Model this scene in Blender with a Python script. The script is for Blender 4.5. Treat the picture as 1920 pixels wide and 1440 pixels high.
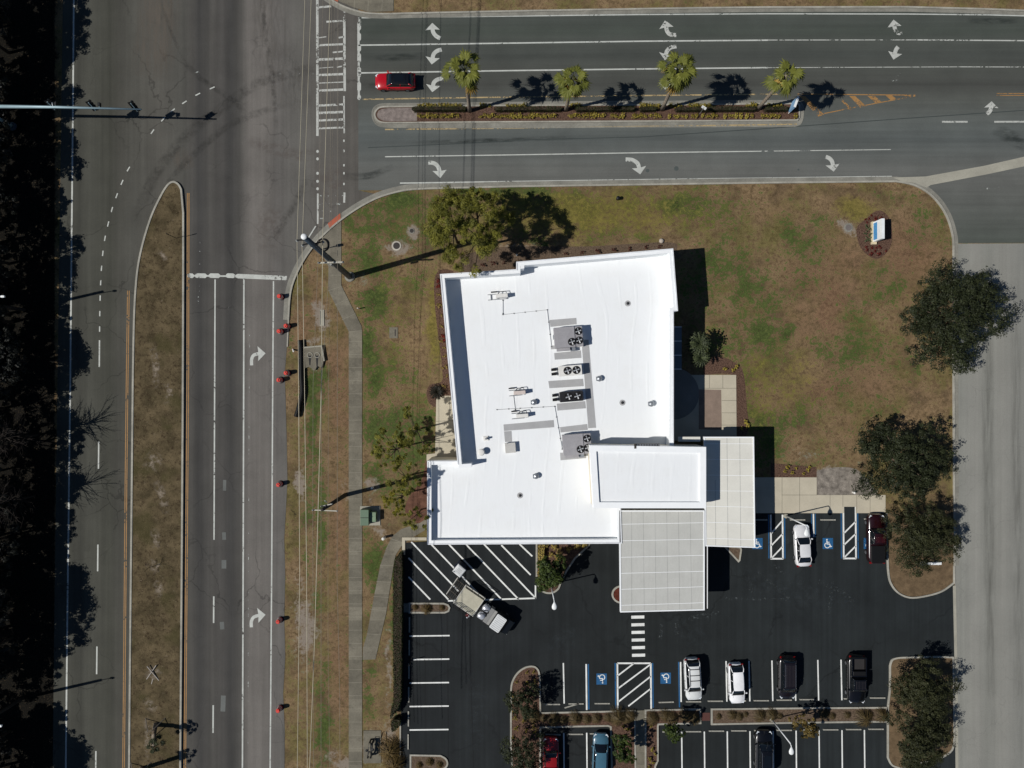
import bpy, bmesh, math, random
import numpy as np
from mathutils import Vector, Matrix
from mathutils.geometry import tessellate_polygon

for o in list(bpy.data.objects):
    bpy.data.objects.remove(o)
SC = bpy.context.scene
COL = SC.collection
PI = math.pi

# ---------------------------------------------------------------- camera, world, sun, exposure
S = 15.7          # photo pixels per metre on the ground
H = 81.0          # height of the drone
cam = bpy.data.cameras.new('drone_camera')
cam.sensor_width = 36.0
cam.lens = 18.0 / ((960.0 / S) / H)
cam.clip_start = 0.5
cam.clip_end = 3000
camo = bpy.data.objects.new('drone_camera', cam)
camo.location = (0, 0, H)
COL.objects.link(camo)
SC.camera = camo
SC.render.resolution_x, SC.render.resolution_y = 1024, 768

SUN_EL = math.radians(46.5)
SHADOW_AZ = math.radians(13.0)      # direction the shadows fall, from +X
sun = bpy.data.lights.new('sun', 'SUN')
sun.energy = 5.0
sun.angle = math.radians(0.5)
sun.color = (1.0, 0.97, 0.925)
suno = bpy.data.objects.new('sun', sun)
ld = Vector((math.cos(SHADOW_AZ) * math.cos(SUN_EL), math.sin(SHADOW_AZ) * math.cos(SUN_EL), -math.sin(SUN_EL)))
suno.rotation_euler = ld.to_track_quat('-Z', 'Y').to_euler()
suno.location = (-40, -10, 60)
COL.objects.link(suno)
world = bpy.data.worlds.new('World')
SC.world = world
world.use_nodes = True
wn = world.node_tree
bg = wn.nodes['Background']
sky = wn.nodes.new('ShaderNodeTexSky')
sky.sky_type = 'NISHITA'
sky.sun_disc = False
sky.sun_elevation = SUN_EL
sky.sun_rotation = math.radians(90) - (SHADOW_AZ + PI)
wn.links.new(sky.outputs[0], bg.inputs[0])
sky.dust_density = 0.2
sky.ozone_density = 6.0
bg.inputs[1].default_value = 0.05
SC.view_settings.view_transform = 'Standard'
SC.view_settings.look = 'None'
SC.view_settings.exposure = -0.22
SC.view_settings.gamma = 1.0
SC.view_settings.use_curve_mapping = False
SC.cycles.max_bounces = 5
SC.cycles.transparent_max_bounces = 8

# ---------------------------------------------------------------- coordinates
def W(px, py, z=0.0):
    """where the ray of photo pixel (px, py) meets height z: every thing is placed at its real height"""
    f = 1 - z / H
    return Vector(((px - 960) / S * f, (720 - py) / S * f, z))
def W2(px, py, z=0.0):
    v = W(px, py, z); return (v.x, v.y)
def PL(pts, z=0.0): return [W2(x, y, z) for x, y in pts]
def catmull(pts, n=8, closed=False):
    out = []; N = len(pts)
    rng = range(N if closed else N - 1)
    for i in rng:
        g = (lambda k: pts[k % N]) if closed else (lambda k: pts[min(max(k, 0), N - 1)])
        p0, p1, p2, p3 = g(i - 1), g(i), g(i + 1), g(i + 2)
        for k in range(n):
            t = k / n
            out.append(tuple(0.5 * (2 * p1[c] + (p2[c] - p0[c]) * t + (2 * p0[c] - 5 * p1[c] + 4 * p2[c] - p3[c]) * t * t + (3 * p1[c] - p0[c] - 3 * p2[c] + p3[c]) * t ** 3) for c in range(len(p1))))
    if not closed: out.append(tuple(pts[-1]))
    return out
def offset(pts, d, closed=False):
    """offset a 2-D polyline to its left by d"""
    n = len(pts); out = []
    for i in range(n):
        a = pts[i - 1] if (i > 0 or closed) else None
        b = pts[(i + 1) % n] if (i < n - 1 or closed) else None
        p = pts[i]; ns = []
        for u, v in ((a, p), (p, b)):
            if u is None or v is None: continue
            dx, dy = v[0] - u[0], v[1] - u[1]; l = math.hypot(dx, dy)
            if l > 1e-9: ns.append((-dy / l, dx / l))
        if not ns: ns = [(0, 0)]
        if len(ns) == 2:
            mx, my = ns[0][0] + ns[1][0], ns[0][1] + ns[1][1]; l = math.hypot(mx, my)
            if l < 0.2: mx, my = ns[0]; k = 1
            else:
                mx, my = mx / l, my / l; k = 1 / max(0.4, mx * ns[0][0] + my * ns[0][1])
        else: (mx, my), k = ns[0], 1
        out.append((p[0] + mx * d * k, p[1] + my * d * k))
    return out

# ---------------------------------------------------------------- mesh builder
class MB:
    def __init__(self): self.v = []; self.f = []
    def add(self, vs, fs):
        b = len(self.v); self.v += [tuple(p) for p in vs]; self.f += [tuple(i + b for i in f) for f in fs]; return self
    def box(self, c, s, rz=0.0, tilt=None):
        cx, cy, cz = c; sx, sy, sz = s[0] / 2, s[1] / 2, s[2] / 2
        M = Matrix.Rotation(rz, 3, 'Z')
        if tilt is not None: M = M @ Matrix.Rotation(tilt, 3, 'Y')
        vs = []
        for dx, dy, dz in ((-1,-1,-1),(1,-1,-1),(1,1,-1),(-1,1,-1),(-1,-1,1),(1,-1,1),(1,1,1),(-1,1,1)):
            p = M @ Vector((dx * sx, dy * sy, dz * sz)); vs.append((cx + p.x, cy + p.y, cz + p.z))
        return self.add(vs, [(3,2,1,0),(4,5,6,7),(0,1,5,4),(1,2,6,5),(2,3,7,6),(3,0,4,7)])
    def rbox(self, c, s, r=0.05, rz=0.0, n=3):
        """box with rounded vertical edges and a small top chamfer"""
        x, y = s[0] / 2, s[1] / 2; r = min(r, x * .95, y * .95); pts = []
        for qx, qy, a0 in ((x - r, y - r, 0), (-x + r, y - r, 90), (-x + r, -y + r, 180), (x - r, -y + r, 270)):
            for k in range(n + 1):
                a = math.radians(a0 + 90 * k / n); pts.append((qx + r * math.cos(a), qy + r * math.sin(a)))
        ca, sa = math.cos(rz), math.sin(rz)
        P = [(c[0] + a * ca - b * sa, c[1] + a * sa + b * ca) for a, b in pts]
        k = min(r, s[2] * .3) * .5; sh = [((a * (1 - k / max(x, .01))), b * (1 - k / max(y, .01))) for a, b in pts]
        Q = [(c[0] + a * ca - b * sa, c[1] + a * sa + b * ca) for a, b in sh]
        z0, z1 = c[2] - s[2] / 2, c[2] + s[2] / 2; m = len(P)
        vs = [(a, b, z0) for a, b in P] + [(a, b, z1 - k) for a, b in P] + [(a, b, z1) for a, b in Q]
        fs = [tuple(range(m - 1, -1, -1)), tuple(range(2 * m, 3 * m))]
        for i in range(m):
            j = (i + 1) % m
            fs += [(i, j, m + j, m + i), (m + i, m + j, 2 * m + j, 2 * m + i)]
        return self.add(vs, fs)
    def flat(self, poly, z):
        tris = tessellate_polygon([[Vector((p[0], p[1], 0)) for p in poly]])
        vs = [(p[0], p[1], z) for p in poly]; fs = []
        for t in tris:
            a, b, c = (poly[i] for i in t)
            if (b[0]-a[0])*(c[1]-a[1]) - (b[1]-a[1])*(c[0]-a[0]) < 0: t = (t[0], t[2], t[1])
            fs.append(t)
        return self.add(vs, fs)
    def prism(self, poly, z0, z1):
        area = sum(poly[i-1][0]*poly[i][1] - poly[i][0]*poly[i-1][1] for i in range(len(poly)))
        if area < 0: poly = poly[::-1]
        self.flat(poly, z1)
        n = len(poly); vs = [(p[0], p[1], z0) for p in poly] + [(p[0], p[1], z1) for p in poly]
        return self.add(vs, [(i, (i + 1) % n, n + (i + 1) % n, n + i) for i in range(n)])
    def ribbon(self, pts, w, z, closed=False):
        L, R = offset(pts, w / 2, closed), offset(pts, -w / 2, closed); n = len(pts)
        vs = [(p[0], p[1], z) for p in R] + [(p[0], p[1], z) for p in L]
        return self.add(vs, [(i, (i + 1) % n, n + (i + 1) % n, n + i) for i in range(n if closed else n - 1)])
    def wall(self, pts, w, z0, z1, closed=False):
        L, R = offset(pts, w / 2, closed), offset(pts, -w / 2, closed); n = len(pts)
        vs = [(p[0], p[1], z0) for p in R] + [(p[0], p[1], z0) for p in L] + [(p[0], p[1], z1) for p in R] + [(p[0], p[1], z1) for p in L]
        fs = []
        for i in range(n if closed else n - 1):
            j = (i + 1) % n
            fs += [(2*n+i, 2*n+j, 3*n+j, 3*n+i), (i, j, 2*n+j, 2*n+i), (n+j, n+i, 3*n+i, 3*n+j)]
        if not closed:
            fs += [(n, 0, 2*n, 3*n), (n-1, 2*n-1, 4*n-1, 3*n-1)]
        return self.add(vs, fs)
    def tube(self, pts, r, n=8, cap=True):
        pts = [Vector(p) for p in pts]; m = len(pts)
        rs = r if isinstance(r, (list, tuple)) else [r] * m
        vs = []; fs = []
        for i, p in enumerate(pts):
            d = (pts[min(i + 1, m - 1)] - pts[max(i - 1, 0)]).normalized()
            u = d.orthogonal().normalized() if abs(d.z) > .9 else d.cross(Vector((0, 0, 1))).normalized()
            if abs(d.z) > .9: u = (Vector((1, 0, 0)) - d * d.x).normalized()
            w = d.cross(u)
            for k in range(n):
                a = 2 * PI * k / n; vs.append(p + (u * math.cos(a) + w * math.sin(a)) * rs[i])
        for i in range(m - 1):
            for k in range(n):
                l = (k + 1) % n; fs.append((i*n+k, i*n+l, (i+1)*n+l, (i+1)*n+k))
        if cap: fs += [tuple(range(n - 1, -1, -1)), tuple(range((m-1)*n, m*n))]
        return self.add(vs, fs)
    def cyl(self, c, r, h, n=16, r2=None):
        return self.tube([c, (c[0], c[1], c[2] + h)], [r, r if r2 is None else r2], n)
    def lathe(self, c, prof, n=16):
        vs = []; fs = []; m = len(prof)
        for r, z in prof:
            for k in range(n):
                a = 2 * PI * k / n; vs.append((c[0] + r * math.cos(a), c[1] + r * math.sin(a), c[2] + z))
        for i in range(m - 1):
            for k in range(n):
                l = (k + 1) % n; fs.append((i*n+k, i*n+l, (i+1)*n+l, (i+1)*n+k))
        fs += [tuple(range(n - 1, -1, -1)), tuple(range((m-1)*n, m*n))]
        return self.add(vs, fs)
    def loft(self, rings):
        n = len(rings[0]); vs = [p for r in rings for p in r]; fs = []
        for i in range(len(rings) - 1):
            for k in range(n):
                l = (k + 1) % n; fs.append((i*n+k, i*n+l, (i+1)*n+l, (i+1)*n+k))
        fs += [tuple(range(n - 1, -1, -1)), tuple(range((len(rings)-1)*n, len(rings)*n))]
        return self.add(vs, fs)
    def build(self, name, mat, parent=None, smooth=False, world=True, kind=None):
        me = bpy.data.meshes.new(name)
        off = Vector((0, 0, 0))
        if parent is not None and world:
            q = parent
            while q is not None: off += q.location; q = q.parent
        me.from_pydata([(p[0] - off.x, p[1] - off.y, p[2] - off.z) for p in self.v], [], self.f)
        me.materials.append(mat)
        if smooth:
            me.shade_smooth() if smooth is True else me.set_sharp_from_angle(angle=math.radians(smooth))
            if smooth is not True:
                me.polygons.foreach_set('use_smooth', [True] * len(me.polygons))
        me.update()
        o = bpy.data.objects.new(name, me); COL.objects.link(o)
        if parent is not None: o.parent = parent
        if kind: o['kind'] = kind
        return o

def thing(name, label, cat, loc=(0, 0, 0), rz=0.0, group=None):
    o = bpy.data.objects.new(name, None); COL.objects.link(o)
    o.empty_display_size = .3
    o.location = loc; o.rotation_euler = (0, 0, rz)
    o['label'] = label; o['category'] = cat
    if group: o['group'] = group
    return o
def tag(o, label, cat, group=None, kind=None):
    o['label'] = label; o['category'] = cat
    if group: o['group'] = group
    if kind: o['kind'] = kind
    return o
def dup(root, loc, rz=None, label=None, group=None, scale=None):
    r = root.copy(); COL.objects.link(r); r.location = loc
    if rz is not None: r.rotation_euler = (0, 0, rz)
    if scale: r.scale = scale
    if label: r['label'] = label
    if group: r['group'] = group
    for ch in list(root.children):
        c = ch.copy(); COL.objects.link(c); c.parent = r
        for g in list(ch.children):
            d = g.copy(); COL.objects.link(d); d.parent = c
    return r

# ---------------------------------------------------------------- materials
def lin(c):
    return tuple(((v / 255) / 12.92 if v / 255 <= .04045 else ((v / 255 + .055) / 1.055) ** 2.4) for v in c) + (1.0,)
class NT:
    def __init__(self, name):
        self.m = bpy.data.materials.new(name); self.m.use_nodes = True
        self.t = self.m.node_tree; self.b = self.t.nodes['Principled BSDF']; self.out = self.t.nodes['Material Output']
        self.co = self.t.nodes.new('ShaderNodeTexCoord').outputs['Object']
    def n(self, typ, **kw):
        x = self.t.nodes.new(typ)
        for k, v in kw.items(): setattr(x, k, v)
        return x
    def L(self, a, b): self.t.links.new(a, b)
    def setin(self, sock, v):
        if isinstance(v, bpy.types.NodeSocket): self.L(v, sock)
        else: sock.default_value = v
    def vec(self, scale=(1, 1, 1), loc=(0, 0, 0), rot=0.0, src=None):
        x = self.n('ShaderNodeMapping'); x.inputs['Scale'].default_value = scale; x.inputs['Location'].default_value = loc
        x.inputs['Rotation'].default_value = (0, 0, rot)
        self.L(src or self.co, x.inputs['Vector']); return x.outputs[0]
    def noise(self, scale, detail=3, rough=.55, vec=None, dist=0.0):
        x = self.n('ShaderNodeTexNoise'); x.inputs['Scale'].default_value = scale; x.inputs['Detail'].default_value = detail
        x.inputs['Roughness'].default_value = rough; x.inputs['Distortion'].default_value = dist
        self.L(vec or self.co, x.inputs['Vector']); return x.outputs['Fac']
    def vor(self, scale, feature='F1', vec=None):
        x = self.n('ShaderNodeTexVoronoi'); x.feature = feature; x.inputs['Scale'].default_value = scale
        self.L(vec or self.co, x.inputs['Vector']); return x.outputs['Distance']
    def rng(self, v, a, b, c=0.0, d=1.0, smooth=False):
        x = self.n('ShaderNodeMapRange'); x.interpolation_type = 'SMOOTHSTEP' if smooth else 'LINEAR'
        self.L(v, x.inputs[0])
        for i, q in enumerate((a, b, c, d)): x.inputs[i + 1].default_value = q
        return x.outputs[0]
    def math(self, op, a, b=0.0):
        x = self.n('ShaderNodeMath', operation=op); self.setin(x.inputs[0], a); self.setin(x.inputs[1], b); return x.outputs[0]
    def mix(self, f, a, b, mode='MIX'):
        x = self.n('ShaderNodeMix', data_type='RGBA', blend_type=mode)
        self.setin(x.inputs[0], f); self.setin(x.inputs[6], a); self.setin(x.inputs[7], b); return x.outputs[2]
    def ramp(self, f, stops):
        x = self.n('ShaderNodeValToRGB'); cr = x.color_ramp
        while len(cr.elements) < len(stops): cr.elements.new(.5)
        for e, (p, c) in zip(cr.elements, stops): e.position = p; e.color = c
        self.L(f, x.inputs[0]); return x.outputs[0]
    def attr(self, name):
        x = self.n('ShaderNodeAttribute', attribute_name=name); return x.outputs['Fac']
    def island(self):
        return self.n('ShaderNodeNewGeometry').outputs['Random Per Island']
    def bump(self, h, strength=.3, dist=.02):
        x = self.n('ShaderNodeBump'); x.inputs['Strength'].default_value = strength; x.inputs['Distance'].default_value = dist
        self.L(h, x.inputs['Height']); self.L(x.outputs[0], self.b.inputs['Normal'])
    def base(self, c, rough=.8, spec=.3, metal=0.0):
        self.setin(self.b.inputs['Base Color'], c); self.setin(self.b.inputs['Roughness'], rough)
        self.b.inputs['Specular IOR Level'].default_value = spec; self.b.inputs['Metallic'].default_value = metal
        return self.m
    def vary(self, col, amt=.25, s1=.35, s2=6.0):
        """the colour col with blotches and grain of relative strength amt"""
        a = self.rng(self.noise(s1, 4), .3, .7, 1 - amt, 1 + amt)
        b = self.rng(self.noise(s2, 3, .7), .3, .7, 1 - amt * .7, 1 + amt * .7)
        k = self.math('MULTIPLY', a, b)
        x = self.n('ShaderNodeVectorMath', operation='SCALE'); self.setin(x.inputs[0], col if isinstance(col, bpy.types.NodeSocket) else col[:3]); self.L(k, x.inputs['Scale'])
        return x.outputs[0]
_mats = {}
def simple(name, c, rough=.7, spec=.3, metal=0.0, amt=.12, s1=.5, s2=7.0, bump=0.0):
    if name in _mats: return _mats[name]
    t = NT(name); t.base(t.vary(lin(c), amt, s1, s2), rough, spec, metal)
    if bump: t.bump(t.noise(14, 4, .6), bump, .02)
    _mats[name] = t.m; return t.m
def paint_mat(name, c, wear=.0, scale=3.0):
    """road paint; wear is the share of it that has chipped off down to the asphalt"""
    if name in _mats: return _mats[name]
    t = NT(name); t.base(t.vary(lin(c), .12, 1.2, 9), .65, .3)
    if wear > 0:
        a = t.noise(scale, 5, .75); b = t.noise(.35, 2)
        f = t.math('ADD', t.math('MULTIPLY', a, .6), t.math('MULTIPLY', b, .4))
        th = .36 + wear * .3
        keep = t.rng(f, th - .015, th + .015)
        tr = t.n('ShaderNodeBsdfTransparent'); mx = t.n('ShaderNodeMixShader')
        t.L(keep, mx.inputs[0]); t.L(tr.outputs[0], mx.inputs[1]); t.L(t.b.outputs[0], mx.inputs[2]); t.L(mx.outputs[0], t.out.inputs[0])
    _mats[name] = t.m; return t.m
def leaf_mat(name, dark, light, trans=.25):
    if name in _mats: return _mats[name]
    t = NT(name)
    f = t.math('ADD', t.math('MULTIPLY', t.attr('tone'), .65), t.math('MULTIPLY', t.island(), .35))
    c = t.mix(f, lin(dark), lin(light))
    t.base(c, .6, .25)
    tl = t.n('ShaderNodeBsdfTranslucent'); t.setin(tl.inputs[0], c)
    mx = t.n('ShaderNodeMixShader'); mx.inputs[0].default_value = trans
    t.L(t.b.outputs[0], mx.inputs[1]); t.L(tl.outputs[0], mx.inputs[2]); t.L(mx.outputs[0], t.out.inputs[0])
    _mats[name] = t.m; return t.m
def car_paint(name, c, metal=.0, rough=.25):
    if name in _mats: return _mats[name]
    t = NT(name); t.base(t.vary(lin(c), .06, .8, 5), rough, .5, metal)
    t.b.inputs['Coat Weight'].default_value = .6; t.b.inputs['Coat Roughness'].default_value = .06
    _mats[name] = t.m; return t.m

def asphalt(name, stops, axis, lo, hi, streak=.16, crack=.0, grain=.10, crackscale=.22):
    """asphalt whose tone follows the wheel tracks: stops along one axis (photo pixels), with long streaks, grain and cracks"""
    t = NT(name)
    sx = t.n('ShaderNodeSeparateXYZ'); t.L(t.co, sx.inputs[0])
    wob = t.rng(t.noise(.12, 2), 0, 1, -.35, .35)
    v = t.math('ADD', sx.outputs[axis], wob)
    w = (lambda p: (p - 960) / S) if axis == 0 else (lambda p: (720 - p) / S)
    a, b = w(lo), w(hi)
    if a > b: a, b = b, a
    st = sorted(((w(p) - a) / (b - a), lin(c)) for p, c in stops)
    base = t.ramp(t.rng(v, a, b), st)
    sc = (1.6, .03, 1) if axis == 0 else (.03, 1.6, 1)
    k1 = t.rng(t.noise(1.0, 4, .6, t.vec(sc)), .3, .7, 1 - streak, 1 + streak)
    k2 = t.rng(t.noise(.22, 4, .6), .3, .7, 1 - streak, 1 + streak)
    k3 = t.rng(t.noise(9, 3, .8), .3, .7, 1 - grain, 1 + grain)
    k = t.math('MULTIPLY', t.math('MULTIPLY', k1, k2), k3)
    if crack:
        dv = t.n('ShaderNodeVectorMath', operation='ADD')
        nz = t.n('ShaderNodeTexNoise'); nz.inputs['Scale'].default_value = .5; nz.inputs['Detail'].default_value = 4
        t.L(t.co, nz.inputs['Vector'])
        sv = t.n('ShaderNodeVectorMath', operation='SCALE'); t.L(nz.outputs['Color'], sv.inputs[0]); sv.inputs['Scale'].default_value = 2.2
        t.L(t.co, dv.inputs[0]); t.L(sv.outputs[0], dv.inputs[1])
        e = t.vor(crackscale, 'DISTANCE_TO_EDGE', dv.outputs[0])
        line = t.rng(e, .004, .012, 1 - crack, 1)
        msk = t.rng(t.noise(.1, 2), .45, .6, 0, 1)
        k = t.math('MULTIPLY', k, t.math('ADD', t.math('MULTIPLY', line, msk), t.math('SUBTRACT', 1.0, msk)))
    x = t.n('ShaderNodeVectorMath', operation='SCALE'); t.L(base, x.inputs[0]); t.L(k, x.inputs['Scale'])
    t.base(x.outputs[0], .9, .2); t.bump(t.noise(25, 3, .7), .25, .01)
    return t.m
# ================================================================ GROUND
def grass_mat():
    t = NT('lawn_grass')
    g, y, r, s, d = (t.attr(k) for k in ('green', 'yellow', 'red', 'sand', 'dark'))
    n1 = t.noise(.45, 5, .65); n2 = t.noise(2.6, 4, .7); n3 = t.noise(9, 3, .8)
    cl = t.noise(1.0, 6, .72, t.vec(loc=(40, 7, 0))); mott = t.math('ADD', t.math('MULTIPLY', n2, .5), t.math('MULTIPLY', cl, .5))
    def patch(m, th, gain=3.2, soft=.16, top=1.0, nz=None):
        v = t.math('ADD', m, t.math('MULTIPLY', t.math('SUBTRACT', nz or mott, .5), gain)); return t.rng(v, th - soft, th + soft, 0, top, True)
    light = t.rng(mott, .41, .59)
    tan = t.mix(light, lin((92, 76, 54)), lin((142, 119, 90)))
    tan = t.mix(t.rng(t.math('ADD', t.noise(.2, 5, .7, t.vec(loc=(5, 30, 0))), t.math('MULTIPLY', t.math('SUBTRACT', mott, .5), .8)), .46, .60, 0, .8), tan, t.mix(light, lin((78, 74, 40)), lin((112, 104, 62))))
    tan = t.mix(t.rng(t.math('ADD', t.noise(.33, 5, .7, t.vec(loc=(60, 3, 0))), t.math('MULTIPLY', t.math('SUBTRACT', mott, .5), .8)), .52, .64, 0, .7), tan, t.mix(light, lin((62, 52, 38)), lin((96, 80, 60))))
    tan = t.mix(patch(r, .48, 2.4, .3, .9), tan, t.mix(light, lin((96, 74, 56)), lin((130, 102, 79))))
    grn = t.mix(light, lin((44, 60, 26)), lin((78, 92, 46)))
    wide = t.math('MULTIPLY', t.math('SUBTRACT', t.noise(.22, 5, .7, t.vec(loc=(17, 3, 0))), .5), 1.8)
    gm = patch(t.math('ADD', t.math('MULTIPLY', g, 1.0), wide), .51, 4.6, .18, .94)
    c = t.mix(gm, tan, grn)
    c = t.mix(patch(y, .55, 2.0, .3, .85), c, t.mix(light, lin((88, 84, 36)), lin((124, 112, 58))))
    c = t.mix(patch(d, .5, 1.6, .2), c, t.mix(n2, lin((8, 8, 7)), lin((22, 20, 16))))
    c = t.mix(patch(s, .62, 2.6, .2), c, t.mix(n3, lin((112, 102, 90)), lin((150, 139, 126))))
    # blades: dark gaps between tufts and pale dead stalks
    c = t.mix(t.rng(n3, .52, .68, 0, .5), c, lin((40, 36, 24)), 'MIX')
    c = t.mix(t.rng(t.noise(5.5, 4, .8, t.vec(loc=(9, 4, 0))), .58, .72, 0, .42), c, lin((152, 130, 98)))
    t.base(c, .95, .1); t.bump(t.noise(7, 4, .8), .9, .06); return t.m

GREEN = [(690,440,40,70,.5),(690,700,26,160,.55),(710,820,50,90,.5),(860,372,140,18,.6),(1150,368,200,16,.6),(585,860,16,200,.5),(590,1150,14,200,.4),(700,400,70,60,.6),(720,520,60,60,.5),(740,700,60,90,.5),(1050,385,260,26,.5),(1350,480,60,120,.4),(740,880,80,60,.5),(830,385,90,30,.6),(1000,440,40,30,.6),(1130,385,160,34,.65),(1380,560,90,150,.5),(1440,600,50,80,.6),(1310,400,50,34,.7),(1440,800,60,90,.6),(1520,470,60,50,.4),(1610,640,70,70,.5),(740,430,80,60,.6),(730,600,40,60,.4),(760,850,70,110,.65),(1600,740,40,40,.4),(1680,380,40,20,.4),(1480,370,30,14,.5),(1550,660,30,30,.5),(735,380,75,30,.9),(660,425,20,30,.6),(690,470,28,50,.8),(800,425,50,40,.6),(705,560,36,36,1),(688,640,12,60,1),(702,705,16,50,1),(930,355,120,16,.9),
 (1080,372,150,22,.6),(1265,385,70,28,1),(1130,420,110,30,.55),(1340,480,26,60,.75),(1395,560,40,60,.8),(1430,615,30,45,.9),(1480,440,30,40,.7),(1475,620,18,24,1),
 (1500,540,30,40,.5),(1570,415,40,18,.6),(1670,530,40,40,.7),(1600,600,70,60,.4),(1650,660,60,60,.35),(1405,740,22,80,.75),(1430,790,26,60,.75),(1500,780,60,50,.45),(1485,880,34,20,.7),(1560,800,50,60,.3),
 (585,760,13,120,1),(600,1000,12,160,.7),(605,1340,16,110,.75),(575,900,10,200,.6),(700,800,22,60,.8),(740,790,60,60,.7),(705,880,30,40,.8),(700,1060,18,60,.9),(690,1290,14,50,.8),(780,900,40,60,.5),(715,1110,14,40,.5),
 (1200,440,40,12,.4),(1320,400,50,20,.6),(1740,420,30,40,.35),(1640,760,60,30,.3),(770,520,30,40,.4),(745,1150,20,140,.7),(548,600,8,60,.4),(1380,640,20,40,.5),(1720,700,30,30,.4),(600,700,14,50,.7)]
YELLOW = [(1080,400,280,50,.75),(740,600,70,220,.35),(1420,740,60,120,.5),(812,600,16,90,1),(1075,395,60,30,.6),(1605,395,45,22,.9),(1500,700,50,60,.5),(1420,680,30,40,.6),(1180,440,60,12,.5),(1480,740,60,60,.5),(1070,440,40,30,.7),(615,1100,8,200,.4),(760,560,30,60,.3)]
RED = [(638,740,24,180,.62),(638,1000,24,220,.58),(636,1250,24,140,.55),(1560,575,36,60,1),(1520,520,60,60,.6),(1560,730,80,40,.7),(1700,480,70,90,.7),(1580,500,80,90,.55),(1620,720,110,80,.5),(1500,600,50,80,.5),(1450,400,80,30,.4),(560,620,30,60,.6),(600,860,60,260,.25),(590,560,20,60,.6),(1760,640,20,60,.6),(1630,800,80,40,.5)]
SAND = [(743,461,27,20,1),(772,433,14,14,1),(562,905,16,42,.9),(572,1180,30,75,.9),(558,1090,18,40,.6),(705,912,20,16,.8),(603,598,15,26,1),(597,645,26,16,.8),(592,690,16,16,.7),(1590,427,15,14,1),
 (738,624,13,13,.7),(1560,905,55,30,1.0),(1500,845,60,26,.45),(650,920,12,22,.7),(640,1425,30,22,.9),(700,1400,30,40,.8),(735,1375,14,40,.8),(729,1250,6,110,.8),(718,1000,22,16,.7),(700,985,14,8,.8),(670,520,26,18,.6),
 (1700,915,60,26,.3),(1720,1075,40,14,.5),(560,540,10,14,.6),(548,560,7,30,.5),(970,460,60,8,.7),(1230,470,40,6,.8),(828,600,5,100,.6),(1610,870,40,26,.35),(540,800,5,300,.35),(695,940,10,20,.6)]
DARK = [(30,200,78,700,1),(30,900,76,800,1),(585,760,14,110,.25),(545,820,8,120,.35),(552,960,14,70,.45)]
def ground_coords(lo, hi, step, outer):
    a = list(np.arange(lo, hi + 1e-6, step)); return [-o for o in outer[::-1]] + a + list(outer)
gx = ground_coords(-66, 66, .5, (80, 110, 170, 300, 700)); gy = ground_coords(-50, 50, .5, (60, 90, 170, 300, 700))
GX, GY = np.meshgrid(np.array(gx), np.array(gy), indexing='xy')
nx, ny = len(gx), len(gy)
me = bpy.data.meshes.new('ground')
vv = np.stack([GX.ravel(), GY.ravel(), np.zeros(nx * ny)], 1)
ii = np.arange((ny - 1) * (nx - 1)); rr, cc = ii // (nx - 1), ii % (nx - 1)
q = np.stack([rr * nx + cc, rr * nx + cc + 1, (rr + 1) * nx + cc + 1, (rr + 1) * nx + cc], 1)
me.vertices.add(nx * ny); me.vertices.foreach_set('co', vv.ravel())
me.loops.add(q.size); me.loops.foreach_set('vertex_index', q.ravel().astype(np.int32))
me.polygons.add(len(q)); me.polygons.foreach_set('loop_start', (np.arange(len(q)) * 4).astype(np.int32))
me.update(calc_edges=True)
def soil_mask(blobs, seed):
    rs = np.random.RandomState(seed); px = 960 + vv[:, 0] * S; py = 720 - vv[:, 1] * S
    wob = 6 * np.sin(px / 17.0 + seed) + 6 * np.sin(py / 13.0 + 2 * seed) + 4 * np.sin((px + py) / 7.0)
    out = np.zeros(len(px))
    for x, y, rx, ry, k in blobs:
        d = ((px + wob * min(1, rx / 25) - x) / rx) ** 2 + ((py + wob * min(1, ry / 25) - y) / ry) ** 2
        out = np.maximum(out, k * np.exp(-d * .9))
    return out
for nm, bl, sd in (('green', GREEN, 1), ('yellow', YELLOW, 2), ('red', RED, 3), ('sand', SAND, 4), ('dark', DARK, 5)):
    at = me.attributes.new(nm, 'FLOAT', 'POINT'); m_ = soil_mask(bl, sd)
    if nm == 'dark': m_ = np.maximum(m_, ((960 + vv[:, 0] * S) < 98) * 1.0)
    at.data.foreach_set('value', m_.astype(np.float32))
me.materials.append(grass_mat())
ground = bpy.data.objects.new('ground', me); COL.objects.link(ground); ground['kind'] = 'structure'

def struct(name, mb, mat, parent=None, smooth=False):
    o = mb.build(name, mat, parent, smooth)
    if parent is None: o['kind'] = 'structure'
    return o

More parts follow.
